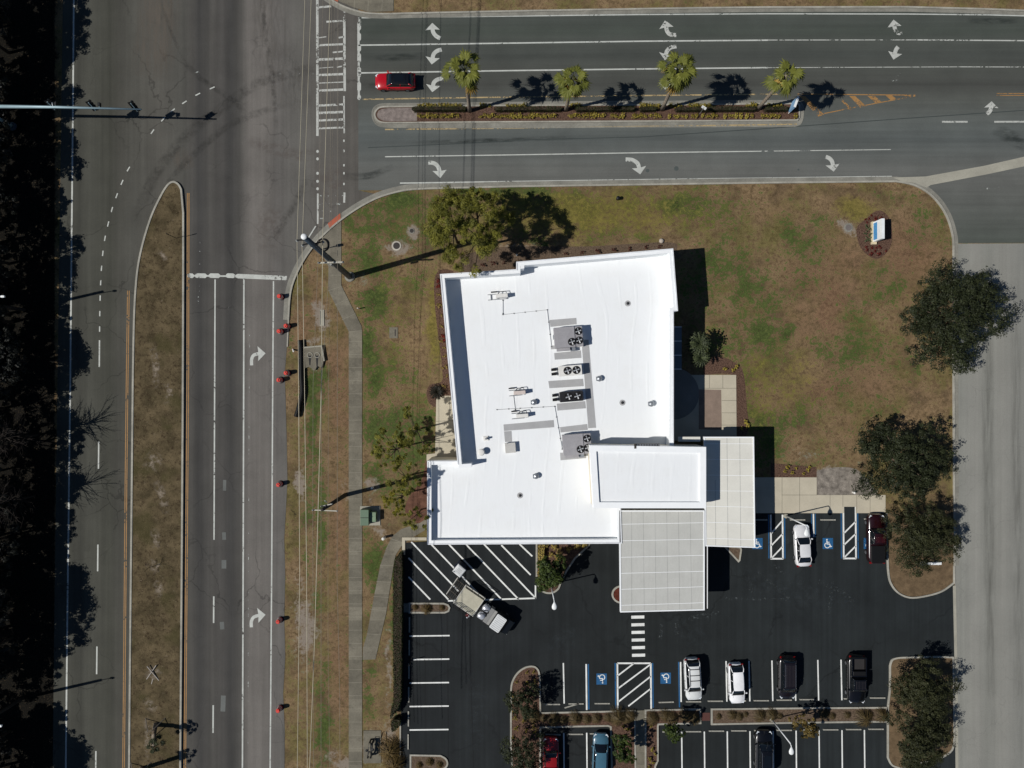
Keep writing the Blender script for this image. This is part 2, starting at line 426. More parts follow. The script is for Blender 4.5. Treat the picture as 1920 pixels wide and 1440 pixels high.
M = {}
M['concrete'] = simple('pale_concrete', (150, 147, 134), .9, .2, 0, .14, .4, 8, .15)
M['kerb'] = simple('kerb_concrete', (150, 147, 136), .9, .2, 0, .2, .5, 5, .15)
M['gutter'] = simple('gutter_concrete', (124, 122, 113), .9, .2, 0, .2, .6, 5, .15)
tw_ = NT('sidewalk_concrete'); sx_ = tw_.n('ShaderNodeSeparateXYZ'); tw_.L(tw_.co, sx_.inputs[0]); wn_ = tw_.n('ShaderNodeTexWhiteNoise', noise_dimensions='1D'); tw_.L(tw_.math('FLOOR', tw_.math('MULTIPLY', sx_.outputs[1], .638)), wn_.inputs['W'])
wc_ = tw_.n('ShaderNodeVectorMath', operation='SCALE'); tw_.L(tw_.vary(lin((112, 107, 94)), .18, .5, 8), wc_.inputs[0]); tw_.L(tw_.rng(wn_.outputs['Value'], 0, 1, .82, 1.15), wc_.inputs['Scale']); tw_.base(tw_.mix(tw_.rng(tw_.noise(.8, 5, .7, tw_.vec(loc=(3, 3, 0))), .52, .7, 0, .5), wc_.outputs[0], lin((74, 70, 62))), .9, .2); M['walk'] = tw_.m
M['tanwalk'] = simple('tan_plaza_concrete', (176, 168, 149), .9, .2, 0, .08, .5, 9, .1)
M['white_line'] = paint_mat('white_road_paint', (176, 178, 171), .16)
M['worn_line'] = paint_mat('worn_white_road_paint', (174, 175, 168), .30)
M['faded_line'] = paint_mat('faded_white_road_paint', (170, 174, 168), .66, 2.0)
M['lot_line'] = paint_mat('parking_lot_white_paint', (216, 217, 212), .04)
M['yellow_line'] = paint_mat('yellow_road_paint', (150, 112, 62), .22)
M['pale_yellow_line'] = paint_mat('bleached_yellow_road_paint', (164, 144, 104), .4)
M['orange_line'] = paint_mat('worn_orange_road_paint', (148, 112, 68), .34)
M['blue_paint'] = paint_mat('blue_parking_paint', (32, 84, 126), .06)
M['joint'] = simple('pale_joint_line', (134, 129, 114), .9)
M['djoint'] = simple('dark_joint_filler', (96, 92, 82), .9)
M['mulch'] = (lambda t: (t.base(t.mix(t.rng(t.noise(7, 4, .8), .35, .65), lin((48, 34, 28)), lin((112, 88, 74))), .95, .1), t.bump(t.noise(9, 4, .8), 1.0, .06), t.m)[2])(NT('bark_mulch'))
M['brownmulch'] = (lambda t: (t.base(t.mix(t.rng(t.noise(6, 4, .8), .35, .65), lin((66, 54, 44)), lin((112, 96, 80))), .95, .1), t.bump(t.noise(9, 4, .8), 1.0, .06), t.m)[2])(NT('brown_mulch'))

# ---- roads
LR = [(100,(64,64,57)),(128,(68,68,61)),(150,(61,61,55)),(168,(71,71,64)),(205,(63,63,56)),(225,(69,68,62)),(250,(75,74,68)),(300,(82,80,74)),(345,(75,74,69)),(360,(73,71,67)),(373,(60,59,57)),(398,(76,74,70)),(420,(72,70,67)),(433,(60,59,57)),(452,(77,75,71)),(466,(103,99,94)),(500,(101,97,92)),(520,(94,91,87)),(560,(94,92,87)),(600,(90,87,82)),(640,(86,83,78)),(680,(83,80,75))]
M['main_asphalt'] = asphalt('main_road_asphalt', LR, 0, 90, 690, .13, .35, .12, .16)
SRD = [(10,(73,77,71)),(34,(69,73,68)),(60,(66,71,65)),(80,(72,75,70)),(104,(66,69,65)),(130,(73,75,70)),(158,(67,68,64)),(185,(80,82,77)),(240,(88,92,89)),(262,(79,83,81)),(285,(88,91,88)),(318,(95,96,92)),(345,(92,93,89)),(470,(72,77,71))]
M['side_asphalt'] = asphalt('side_road_asphalt', SRD, 1, 0, 480, .10, 0, .10)
DRV = [(1780,(130,129,121)),(1800,(126,126,119)),(1830,(132,131,124)),(1850,(124,124,117)),(1880,(129,128,121)),(1920,(121,121,115)),(1990,(122,122,116))]
M['drive'] = asphalt('driveway_concrete', DRV, 0, 1770, 2000, .07, .08, .09)
LOT = [(740,(33,36,37)),(960,(34,37,38)),(1200,(32,35,35)),(1500,(35,39,40)),(1800,(34,38,39))]
M['lot'] = asphalt('parking_lot_asphalt', LOT, 0, 740, 1800, .20, .3, .14, .09)

kcurve = [(800,354),(760,357),(720,367),(690,380),(660,398),(630,420),(600,448),(575,480),(556,515),(545,550),(541,600)]
kc = catmull(kcurve, 6)
shoulder = [(538,650),(534,700),(536,760),(538,840),(539,900),(536,960),(533,1010),(535,1080),(533,1160),(535,1230),(531,1300),(534,1370),(533,1500),(530,1900)]
mr = [(124,-420),(672,-420),(672,357),(720,367)] + kc[12:] + shoulder + [(94,1900),(103,1080),(108,720),(113,360)]
main_road = struct('road', MB().flat(PL(mr), .020), M['main_asphalt'])
sr = [(672,-8),(672,31),(720,31),(1000,25),(1300,20),(1440,18.5),(1700,18.5),(2400,50),(2400,230),(2000,292),(1920,305),(1745,338),(1690,340),(1440,343),(960,350),(800,354),(760,357),(672,357)]
side_road = struct('side_road', MB().flat(PL([p for p in sr if p != (672,-8)]), .020), M['side_asphalt'])
da = [(1736,352),(1745,345),(1920,311),(2000,296),(2000,455),(1788,456),(1784,432),(1772,400),(1752,370)]
driveway_apron = struct('driveway_apron', MB().flat(PL(da), .022), M['side_asphalt'])
driveway = struct('driveway', MB().flat(PL([(1788,457),(2000,456),(2000,1900),(1796,1900),(1790,1100),(1787,700)]), .022), M['drive'])
struct('valley_gutter', MB().flat(PL([(1674,333),(1735,331),(1845,311),(1920,294),(2000,278),(2000,297),(1920,312),(1850,327),(1745,347),(1737,352),(1715,343),(1690,340)]), .034), M['concrete'])
lot = struct('parking_lot', MB().flat(PL([(753,1018),(800,1015),(1000,1010),(1000,960),(1660,962),(1664,1060),(1690,1100),(1789,1095),(1795,1800),(751,1800),(752,1200)]), .018), M['lot'])
struct('concrete_ribbon', MB().ribbon(PL([(1789,1098),(1792,1240),(1794,1440),(1796,1900)]), .35, .036), M['concrete'])

# ---- sidewalks and paths
def walk(name, poly, mat, joints=(), z=.05, jw=.04):
    o = struct(name, MB().prism(PL(poly), 0, z), mat)
    if joints:
        mb = MB()
        for a, b in joints: mb.ribbon(PL([a, b]), jw, z + .004)
        mb.build('joint', M['djoint'] if mat is M['tanwalk'] else M['joint'], o)
    return o
sw = [(640,398),(640,535),(678,612),(679,620),(679,1900),(654,1900),(654,622),(616,545),(616,500),(600,470),(600,448),(620,424)]
J = [((616,545),(640,537)),((617,516),(640,516)),((616,492),(640,488)),((604,462),(640,462)),((628,572),(653,560)),((641,600),(667,588)),((654,622),(679,620))]
J += [((654,640 + 24.6 * k),(679,640 + 24.6 * k)) for k in range(36)]
side_walk = walk('sidewalk', sw, M['walk'], J)
struct('ramp_surface', MB().prism(PL([(615,419),(638,400),(639,413),(630,421),(618,428)]), .05, .06), simple('red_tactile_surface', (164, 88, 66), .9))
struct('sidewalk_corner', MB().prism(PL([(590,-60),(738,-60),(738,21),(692,23),(660,13),(626,-2),(608,-14)]), 0, .05), M['walk']).name = 'corner_sidewalk'
mb = MB()
for x in (664, 690, 716): mb.ribbon(PL([(x + 3, -40), (x, 20)]), .05, .055)
mb.build('joint', M['joint'], bpy.data.objects['corner_sidewalk'])
struct('ramp_surface', MB().prism(PL([(624,-12),(638,-12),(634,4),(625,0)]), .05, .06), _mats['red_tactile_surface'])
pth = [(788,980),(800,972),(800,992),(757,1018),(742,1040),(738,1060),(724,1150),(704,1236),(680,1237),(681,1214),(688,1190),(703,1110),(713,1060),(725,1026),(735,1006),(752,992)]
walk('path', pth, M['walk'], [((733,1010),(757,1018)),((713,1060),(738,1060)),((706,1090),(733,1092)),((700,1118),(729,1120)),((694,1142),(724,1145)),((688,1188),(714,1190))], .052)
walk('west_patio', [(818,747),(832,742),(870,742),(875,866),(800,864),(800,852),(816,850)], M['tanwalk'], [((818,790),(868,788))], .05)
walk('east_plaza', [(1240,703),(1380,703),(1381,826),(1300,826),(1240,826)], M['tanwalk'], [((1330,703),(1330,728)),((1355,703),(1355,728)),((1316,728),(1380,728)),((1353,751),(1381,751)),((1353,774),(1381,774)),((1353,797),(1381,797))], .05)
struct('paving_inset', MB().prism(PL([(1310,730),(1352,731),(1353,806),(1310,805)]), .05, .058), simple('brown_pebble_paving', (128, 112, 100), .95, .2, 0, .15, 1, 14))
struct('round_paving', MB().prism([W2(1256, 738, 0) if False else (W2(1262, 738)[0] + 3.1 * math.cos(a), W2(1262, 738)[1] + 3.1 * math.sin(a)) for a in [k * PI / 20 for k in range(40)]], .05, .056), simple('grey_round_paving', (120, 118, 112), .9))
walk('east_walk', [(1250,895),(1531,895),(1531,928),(1660,928),(1660,962),(1604,962),(1604,950),(1582,950),(1582,962),(1250,962)], M['tanwalk'], [((1466,895),(1466,962)),((1499,895),(1499,962)),((1466,928),(1531,928)),((1556,928),(1556,962)),((1580,928),(1580,950)),((1606,928),(1606,962)),((1631,928),(1631,962))], .05)

# ---- kerbs
def kerb(pts, name='kerb', w=.2, h=.15, gut=None, gside=1, mat=None):
    o = struct(name, MB().wall(pts, w, 0, h), mat or M['kerb'])
    if gut: struct('gutter', MB().ribbon(offset(pts, gside * (gut / 2 + w / 2)), gut, .033), M['gutter'])
    return o
kerb(PL(kc[::-1]), gut=.55, gside=1)
kerb(PL([(800,354),(960,350),(1200,346.5),(1440,343),(1680,340.5)] + catmull([(1680,340.5),(1712,347),(1740,362),(1762,385),(1777,412),(1786,445),(1787,470)], 5)[1:] + [(1787,700),(1788,900),(1789,1060)]), gut=.5, gside=1)
kerb(PL(catmull([(586,-40),(606,-12),(626,3),(652,16),(685,25),(725,27),(760,26)], 5) + [(1000,21),(1300,16),(1440,14.5),(1700,14),(1850,18),(2000,24)]), gut=.42, gside=-1)
kerb(PL([(541,600),(539,650)]), w=.15, h=.08)

def island(outline, bedmat, name='planting_bed', z=.11, kw=.2, kh=.15, kmat=None, kname='kerb'):
    inner = offset(outline, (kw / 2 - .004) * (1 if sum(outline[i-1][0]*outline[i][1]-outline[i][0]*outline[i-1][1] for i in range(len(outline))) > 0 else -1), True)
    struct(name, MB().prism(inner, 0, z), bedmat)
    return struct(kname, MB().wall(outline, kw, 0, kh, True), kmat or M['kerb'])
# grass median of the main road
med = catmull([(341,356),(335,346),(325,342),(314,350),(300,374),(285,407),(271,451),(261,496),(256,541),(253,601),(251,700)], 5) + [(249,900),(247,1100),(245,1300),(240,1900),(336,1900),(342,1100),(344,800),(345,500),(345,400)]
tm = NT('dry_median_grass')
n1, n2, n3 = tm.noise(.5, 5, .65), tm.noise(2.4, 4, .75), tm.noise(8, 3, .8)
c = tm.mix(tm.rng(n1, .35, .65), lin((66, 58, 41)), lin((98, 86, 64)))
c = tm.mix(tm.rng(n2, .5, .66, 0, .8), c, lin((46, 36, 25)))
c = tm.mix(tm.rng(tm.noise(.28, 3, .6, tm.vec(loc=(3, 8, 0))), .52, .68, 0, .7), c, lin((66, 62, 38)))
c = tm.mix(tm.rng(n3, .6, .72, 0, .6), c, lin((130, 112, 88)))
c = tm.mix(tm.rng(tm.noise(.9, 6, .8, tm.vec(loc=(20, 1, 0))), .62, .72, 0, .7), c, lin((128, 116, 98)))
tm.base(c, .95, .1); tm.bump(tm.noise(7, 4, .8), .9, .05)
island(PL(med), tm.m, 'grass_median', .17, .22, .23)
struct('gutter', MB().ribbon(offset(PL(med), .36, True), .52, .033, True), M['kerb'])
# planted median of the side road
om = catmull([(1490,237),(1500,233),(1505,222),(1506,205),(1502,193),(1490,189)], 4) + [(1300,190),(1100,191),(900,193),(730,195)] + catmull([(730,195),(712,196),(701,203),(698,215),(701,227),(710,236),(728,239)], 4)[1:] + [(900,240),(1100,239),(1300,238)]
island(PL(om), M['gutter'], 'median_concrete', .035, .14, .06, M['gutter'], 'gutter')
im = [(1494,226),(1498,220),(1498,198),(1493,195),(1300,197),(1100,198),(900,199),(730,201)] + catmull([(730,201),(714,202),(706,208),(703,216),(707,225),(716,230),(732,231)], 4)[1:] + [(900,229.5),(1100,228.5),(1300,227.5)]
island(PL(im), M['mulch'], 'planting_bed', .13, .17, .17)
struct('median_nose', MB().prism(PL([(782,203),(782,227.5),(732,228.5),(718,227),(709,222),(707,216),(710,209),(717,205),(732,203.5)]), .10, .142), simple('stamped_paver_nose', (122, 112, 106), .9, .2, 0, .3, 2, 9))
# parking lot islands
island(PL([(768,1131),(776,1131),(832,1131),(840,1134),(843,1139),(841,1145),(834,1148),(768,1148)]), M['brownmulch'])
struct('kerb', MB().prism(PL([(756,1131),(766,1131),(766,1148),(756,1148)]), 0, .06), M['gutter'])
island(PL([(1006,1000),(1006,1086)] + catmull([(1006,1086),(1010,1101),(1021,1110),(1035,1111),(1046,1104),(1050,1095)], 4)[1:] + [(1062,1070),(1078,1046),(1104,1022),(1110,1000)]), M['mulch'])
I3 = catmull([(958,1300),(960,1280),(970,1262),(985,1251),(1000,1249),(1009,1256),(1012,1270)], 4) + [(1013,1336),(1148,1333),(1188,1332),(1190,1332),(1192,1520),(1150,1520),(1147,1440),(1145,1362),(1140,1360),(1080,1361),(1013,1363),(1012,1520),(975,1520)] + catmull([(975,1520),(962,1450),(958,1400)], 4)[1:]
island(PL(I3), M['mulch'])
island(PL([(1210,1331),(1312,1329),(1313,1355),(1234,1357),(1233,1360),(1233,1425),(1228,1436),(1228,1520),(1210,1520)]), M['mulch'])
walk('path', [(1191.5,1332),(1208.5,1331),(1208.5,1520),(1193.5,1520)], M['walk'], (), .10)
struct('drain_inlet', MB().prism(PL([(1315,1336),(1331,1336),(1331,1351),(1315,1351)]), 0, .05), simple('rust_red_inlet', (84, 54, 48), .9))
island(PL([(1334,1329),(1500,1327),(1662,1326),(1664,1352),(1500,1354),(1334,1357)]), M['brownmulch'])
island(PL([(1664,1326),(1668,1290),(1668,1248)] + catmull([(1668,1248),(1672,1237),(1683,1233),(1700,1232)], 4)[1:] + [(1760,1231),(1786,1232),(1788,1380)] + catmull([(1788,1380),(1784,1405),(1762,1420),(1730,1428)], 4)[1:] + catmull([(1690,1440),(1672,1434),(1664,1420)], 4) + [(1664,1352)]), simple('island_dry_grass', (98, 82, 62), .95, .1, 0, .3, 1.2, 8, .6))
ile = [(1788,1060),(1788,1092)] + catmull([(1788,1092),(1765,1108),(1735,1117),(1705,1120),(1682,1110),(1668,1090),(1664,1065)], 5)[1:] + [(1662,1010),(1661,962)]
struct('grass_verge', MB().prism(PL(ile[:-1] + [(1661,964),(1700,958),(1787,958)]), 0, .04), simple('island_dry_grass', (98, 82, 62), .95, .1, 0, .3, 1.2, 8, .6))
kerb(PL(ile))
struct('ramp_pad', MB().flat(PL([(1582,950),(1604,950),(1604,963),(1582,963)]), .022), M['lot'])
island(PL([(770,1415),(826,1416)] + catmull([(826,1416),(836,1422),(839,1432),(833,1440),(822,1443)], 4)[1:] + [(770,1443)]), M['brownmulch'])
island([(W2(1166,1114)[0] + 1.15 * math.cos(k * PI / 12), W2(1166,1114)[1] + 1.0 * math.sin(k * PI / 12)) for k in range(24)], simple('red_bark', (84, 44, 34), .95, .1, 0, .4, 2, 9, .8))
island(PL([(1358,1024),(1387,1026),(1389,1030),(1386,1050),(1384,1052)]), M['brownmulch'])
kerb(PL([(757,1040),(757,1010),(800,1010)]), w=.35, h=.14, mat=M['tanwalk'])
kerb(PL([(751,1345),(750,1520)]), w=.18)
# mulch and gravel beds round the building
struct('planting_bed', MB().flat(PL(catmull([(838,505),(822,508),(814,530),(816,580),(823,640),(829,690),(828,715),(806,722),(800,740),(812,762),(860,765),(872,740),(850,508)], 4)), .012), M['mulch']).name = 'planting_bed'
struct('planting_bed', MB().flat(PL(catmull([(1318,680),(1345,668),(1378,680),(1394,700),(1400,760),(1403,806),(1384,828),(1376,760),(1376,705),(1320,703)], 5)), .012), M['mulch'])
struct('planting_bed', MB().flat(PL(catmull([(862,480),(900,470),(960,462),(1100,462),(1200,456),(1262,455),(1268,470),(1250,490),(960,515),(870,512)], 4)), .012), M['brownmulch'])
struct('planting_bed', MB().flat(PL([(1445,868),(1531,876),(1531,896),(1445,896)]), .012), M['mulch'])
struct('planting_bed', MB().flat(PL(catmull([(1624,410),(1640,397),(1655,396),(1668,412),(1673,440),(1668,466),(1650,484),(1632,482),(1614,465),(1606,440),(1608,424)], 5, True)), .012), M['mulch'])
struct('planting_bed', MB().flat(PL(catmull([(800,862),(790,900),(768,930),(760,960),(790,985),(812,975),(812,870)], 4)), .012), simple('red_mulch', (92, 66, 54), .95, .1, 0, .35, 1.5, 8, .8))
struct('gravel_patch', MB().flat(PL(catmull([(1532,882),(1570,876),(1606,880),(1630,905),(1640,929),(1532,929)], 3)), .012), simple('grey_gravel', (122, 115, 106), .95, .1, 0, .45, 1.5, 10, .8))

# ================================================================ ROAD MARKINGS
ZM = .027
def lines(name, segs, mat, parent, z=ZM):
    """segs: (photo-pixel polyline, width in photo pixels)"""
    mb = MB()
    for pts, w in segs: mb.ribbon(PL(pts), w / S, z)
    return mb.build(name, mat, parent)
EL = [(142,-420),(137,200),(134,500),(132,720),(129,960),(126,1200),(119,1900)]
lines('edge_line', [(EL, 3.0)], M['white_line'], main_road)
segs = [([(457.5,522),(457,760),(456,1100),(453,1900)], 2.8), ([(513,527),(511.5,720),(509.5,1080),(503,1900)], 2.6), ([(403.5,524),(402.5,760),(401.5,1012)], 2.6)]
lines('lane_line', segs, M['white_line'], main_road)
segs = [([(401,1118),(400.7,1168)], 2.8), ([(400,1322),(399.6,1374)], 2.8), ([(186.8,638),(186.4,688)], 2.6), ([(185.4,828),(184.8,879)], 2.6), ([(183.8,1021),(183.3,1071)], 2.6), ([(182,1212),(181.4,1264)], 2.6), ([(180,1408),(179.5,1470)], 2.6)]
lines('lane_dash', segs, M['white_line'], main_road)
gd = [(398,165),(371,177),(346,192),(324,207),(306,224),(286,247),(241,317),(229,342),(219,367),(210,393),(203,420),(197,447),(193,475),(190.5,503),(189,530),(188,559),(187.3,588),(187,617)]
segs = []
for i, p in enumerate(gd):
    a, b = gd[max(i - 1, 0)], gd[min(i + 1, len(gd) - 1)]; l = math.hypot(b[0] - a[0], b[1] - a[1]); dx, dy = (b[0]-a[0]) / l * 5, (b[1]-a[1]) / l * 5
    segs.append(([(p[0]-dx, p[1]-dy), (p[0]+dx, p[1]+dy)], 2.2))
lines('turn_guide', segs, M['white_line'], main_road)
for dx in (-1.6, 1.6):
    lines('yellow_line', [([(241+dx,545),(238.5+dx,720),(236.5+dx,900),(234+dx,1200),(228+dx,1900)], 1.5), ([(353+dx,362),(352.4+dx,700),(349.5+dx,1080),(343+dx,1900)], 1.5)], M['yellow_line'], main_road)
# stop bar with scalloped, worn ends
mb = MB()
for a, b in ((352,364),(366,388),(392,413),(424,441)):
    mb.flat(PL([(a,514.5),(a+3,512.5),(b-3,512.8),(b,515.5),(b,519),(b-3,521.5),(a+3,521),(a,519.5)]), ZM)
mb.flat(PL([(440,516.5),(446,513.5),(538,517.5),(538,525.5),(446,522),(440,519)]), ZM); mb.ribbon(PL([(352,517),(445,518)]), 3 / S, ZM - .001)
mb.build('stop_line', M['white_line'], main_road)
lines('worn_scrape', [([(375,450),(374.6,511)], 1.4), ([(374.8,522),(374,540),(371,570)], 3.2), ([(429,575),(429.5,588)], 1.5), ([(468,575),(467.6,740)], 1.0), ([(467,800),(466,1080)], 1.0), ([(466,1110),(465,1420)], 1.0), ([(366,138),(395,128)], 4)], M['faded_line'], main_road, ZM - .002)
# crosswalk
cw = [([(595,-20),(595.3,255)], 4.6), ([(645.5,22),(646.5,171)], 4.6), ([(645,180),(645.5,250)], 2.8), ([(596,363),(596,420)], 3.2), ([(646,361),(645.5,380)], 3.8)]
lines('crosswalk_line', cw, M['worn_line'], main_road)
rg = [(13,597,621,3),(40,612,643,2.8),(70,598,612,1.5),(70,635,645,2.5),(84,597,645,3),(97.5,624,645,2.2),(111,597,645,3.6),(125,632,645,2),(127,598,625,1),(140,597,645,3.4),(155,598,644,1.4),(169,597,645,3.4),(197,597,645,3.2),(211,597,645,3.6),(225,597,645,3.2),(240,597,645,2.6)]
lines('crosswalk_rung', [([(a, y + 1.0), (b, y - 1.0)], w) for y, a, b, w in [(y, a, b, w * 1.25) for y, a, b, w in rg]], M['worn_line'], main_road)
lines('crosswalk_rung', [([(a, y), (b, y)], w) for y, a, b, w in ((354,616,645,1.2),(367,600,643,2),(382.5,597,640,3.2),(396,597,622,3),(409,597,606,3.4),(138,582,592,1.6),(138,552,562,1.6),(138.6,524,534,1.6))], M['faded_line'], main_road)
mb = MB()
for y in (284, 298, 325, 340, 354): mb.flat([(W2(595.5, y)[0] + .16 * math.cos(k * PI / 5), W2(595.5, y)[1] + .18 * math.sin(k * PI / 5)) for k in range(10)], ZM)
for y in (264, 283, 310, 325, 345): mb.flat([(W2(645, y)[0] + .10 * math.cos(k * PI / 5), W2(645, y)[1] + .16 * math.sin(k * PI / 5)) for k in range(10)], ZM)
mb.build('crosswalk_remnant', M['white_line'], main_road)
lines('edge_line', [([(576,450),(592,424)], 2.2)], M['white_line'], main_road)
# side road
lines('edge_line', [([(678,33.5),(900,31),(1200,27.5),(1440,26),(1700,26.5),(1850,28),(2000,32),(2400,54)], 2.2), ([(750,343.5),(960,340.5),(1200,337),(1440,334),(1672,331)], 2.4)], M['white_line'], side_road)
lines('lane_line', [([(672,85),(960,81),(1200,77.5),(1440,75.5)], 2.6), ([(672,137),(960,132.5),(1200,129.5),(1440,127)], 2.6), ([(722,294),(960,290.5),(1200,286.5),(1440,283.5)], 1.9)], M['white_line'], side_road)
lines('lane_line', [([(1440,75.3),(1720,75)], 1.5), ([(1440,127),(1800,125.5)], 1.2), ([(1440,283.5),(1670,280.5)], 1.5)], M['worn_line'], side_road)
lines('lane_line', [([(1718,75),(2000,77)], 2.2), ([(1800,125.5),(2000,126)], 1.4)], M['worn_line'], side_road)
lines('lane_dash', [([(1766,228.5),(1814,228.5)], 3.2), ([(1864,228.5),(1990,228)], 3.2)], M['worn_line'], side_road)
mb = MB()
for a, b in ((36,58),(62,78),(84,98),(100,120),(126,146),(154,172),(178,188)):
    mb.flat(PL([(670,a+2),(672,a),(675,a),(677,a+3),(677,b-4),(674,b),(670,b-3)]), ZM)
mb.ribbon(PL([(672,33),(673,187)]), 4 / S, ZM - .001)
mb.build('stop_line', M['worn_line'], side_road)
lines('yellow_line', [([(680,186.5),(900,183),(1200,179.5),(1480,176.5)], 2.4), ([(722,243),(960,240.5),(1200,237.5),(1440,234),(1494,233)], 2.4)], M['pale_yellow_line'], side_road, .04)
lines('yellow_line', [([(1495,176.5),(1716,178.5)], 1.8), ([(1868,175.5),(2000,175.5)], 1.6), ([(1868,179),(2000,179)], 1.6), ([(1545,213),(1620,198),(1716,180)], 1.8)], M['orange_line'], side_road)
mb = MB()
for poly in ([(1499,180),(1509,180),(1545,215),(1534,219)], [(1575,187),(1580,187),(1598,204),(1594,207)], [(1592,180),(1603,180),(1624,199),(1613,202)], [(1626,180),(1640,180),(1652,191),(1642,194)], [(1660,179),(1672,179),(1680,185),(1670,188)], [(1694,178.5),(1716,178.5),(1700,183)]):
    mb.flat(PL(poly), ZM + .001)
mb.build('hatching', M['orange_line'], side_road)
lines('lane_line', [([(1850,354),(1920,347),(1990,341)], 3.4)], M['faded_line'], driveway_apron)
lines('seam', [([(960,263),(1200,257),(1440,241),(1700,222),(1920,207)], 1.6), ([(690,277),(960,265)], 1.6)], simple('tar_seam', (58, 64, 62), .8), side_road, .024)

def arrow(path, tip, hw, w, mat, parent):
    """a turn arrow: a stem along path that ends in a triangular head with its point at tip"""
    p = catmull(path, 5); mb = MB(); mb.ribbon(PL(p), w / S, ZM)
    a = path[-1]; d = (tip[0] - a[0], tip[1] - a[1]); l = math.hypot(*d); nx_, ny_ = -d[1] / l, d[0] / l
    b = (a[0] - d[0] / l * 1.0, a[1] - d[1] / l * 1.0)
    mb.flat(PL([(b[0] + nx_ * hw / 2 - d[0]/l*1.5, b[1] + ny_ * hw / 2 - d[1]/l*1.5), tip, (b[0] - nx_ * hw / 2 - d[0]/l*1.5, b[1] - ny_ * hw / 2 - d[1]/l*1.5), b]), ZM + .001)
    return mb.build('turn_arrow', mat, parent)
for path, tip, wm in (([(825.5,72),(818,68),(812.5,61),(811,54)],(810.5,43),'white_line'), ([(1268,66),(1256,64.5),(1250.5,58),(1249,50)],(1247,38),'worn_line'), ([(1692,62),(1684,62),(1678.5,56),(1676.5,48)],(1675,37),'worn_line'),
                   ([(828,93),(819,96),(813,102),(811,110)],(809.5,121),'white_line'), ([(1268,87),(1257,89.5),(1250.5,96),(1248.5,103)],(1246.5,113),'worn_line'), ([(1684,88),(1680,93),(1677.5,101)],(1675,112),'worn_line'),
                   ([(831,147),(820,149.5),(813.5,155),(812,162)],(810.5,173),'white_line'), ([(1268,148),(1256,150),(1250,154),(1248,159)],(1247,168),'worn_line'), ([(1692,138),(1684,142),(1679.5,152)],(1678,161),'faded_line'),
                   ([(803,305),(813,306),(821,312),(824.5,322)],(825.5,334),'white_line'), ([(1173,299),(1185,300),(1195,306),(1198.5,316)],(1200.5,327),'white_line'), ([(1548,294),(1555,297),(1560,303),(1561.5,311)],(1563,322),'worn_line'),
                   ([(1850,214),(1856,208),(1858.5,200)],(1859,190),'worn_line')):
    arrow(path, tip, 27, 7.5, M[wm], side_road)
arrow([(472,685),(472,674),(476,666),(486,663)], (498,662.5), 28, 6, M['white_line'], main_road)
arrow([(471.5,1176),(471.5,1165),(476,1157),(486,1153.5)], (498,1152.5), 28, 6, M['white_line'], main_road)

# ---- parking lot markings
LL = []
for y in (1192, 1236, 1280, 1324, 1368): LL.append(([(768, y + .6), (843 - (y - 1192) * .012, y - .4)], 2.6))
def diag(x0, ymax=1125, xmax=1003, xmin=766, skip=None):
    ya = max(1016, 1024 + (xmin - x0) * 1.045); yb = min(ymax, 1024 + (xmax - x0) * 1.045)
    LL.append(([(x0 + (ya - 1024) / 1.045, ya), (x0 + (yb - 1024) / 1.045, yb)], 2.8))
for x0 in (711, 745, 779, 812, 845, 877, 911): diag(x0, 1124)
LL += [([(940,1022),(995,1078)], 2.8), ([(974,1020),(998,1043)], 2.8), ([(840,1126.5),(1005,1121.5)], 2.8), ([(1004,1097),(1004,1123)], 2.6)]
for x in (1057, 1362, 1405, 1448, 1491, 1534, 1577.5): LL.append(([(x - .8, 1243 - (x - 1057) * .012), (x + .8, 1319 - (x - 1057) * .012)], 2.4))
for x in (1057.5, 1100.5, 1278.5, 1321, 1364, 1406.5, 1450, 1493, 1536, 1579, 1621): LL.append(([(x - .5, 1372 - (x - 1278) * .01), (x + .8, 1500)], 2.4))
LL += [([(1099,1245),(1100,1331)], 2.8), ([(1276,1241),(1277,1316)], 2.6)]
# hatched access aisles
def aisle(x0, x1, y0, y1, d, top, bot):
    LL.append(([(x0, y0), (x0 + .8, y1)], 3)); LL.append(([(x1, y0), (x1 + .8, y1)], 3))
    if top: LL.append(([(x0, y0), (x1, y0)], 3))
    if bot: LL.append(([(x0 - .5, y1), (x1 + 1.5, y1)], 3))
    for a, b in d: LL.append(([a, b], 2.6))
aisle(1445, 1467, 965, 1047.5, [((1446,1000),(1466,977)), ((1446,1023),(1467,1001)), ((1447,1046),(1467,1025))], False, True)
aisle(1581, 1604, 950, 1047, [((1582,1000),(1604,978)), ((1582,1022),(1604,1001)), ((1583,1045),(1604,1024))], False, True)
aisle(1157.5, 1220, 1243.5, 1330, [((1158,1267),(1188,1244)), ((1158.5,1291),(1219,1246)), ((1159,1316),(1220,1268)), ((1178,1324),(1220,1291))], True, False)
LL.append(([(1525,963),(1525.6,1007)], 2.6))
lines('stall_line', LL, M['lot_line'], lot, .026)
BL = [([(1441,965),(1441.6,1047)], 1.8), ([(1471,965),(1471.6,1047)], 2), ([(1521.5,963),(1522,1007)], 1.6), ([(1528.5,963),(1529,1007)], 1.6), ([(1577,962),(1577.6,1047)], 1.8), ([(1608,962),(1609,1047)], 2),
      ([(1103,1245),(1104,1330)], 2.4), ([(1153.5,1243),(1154.5,1329)], 2.4), ([(1223.5,1243),(1224.5,1327)], 2.4), ([(1272.5,1241),(1274,1326)], 2.4)]
lines('blue_stall_line', BL, M['blue_paint'], lot, .026)
mb = MB()
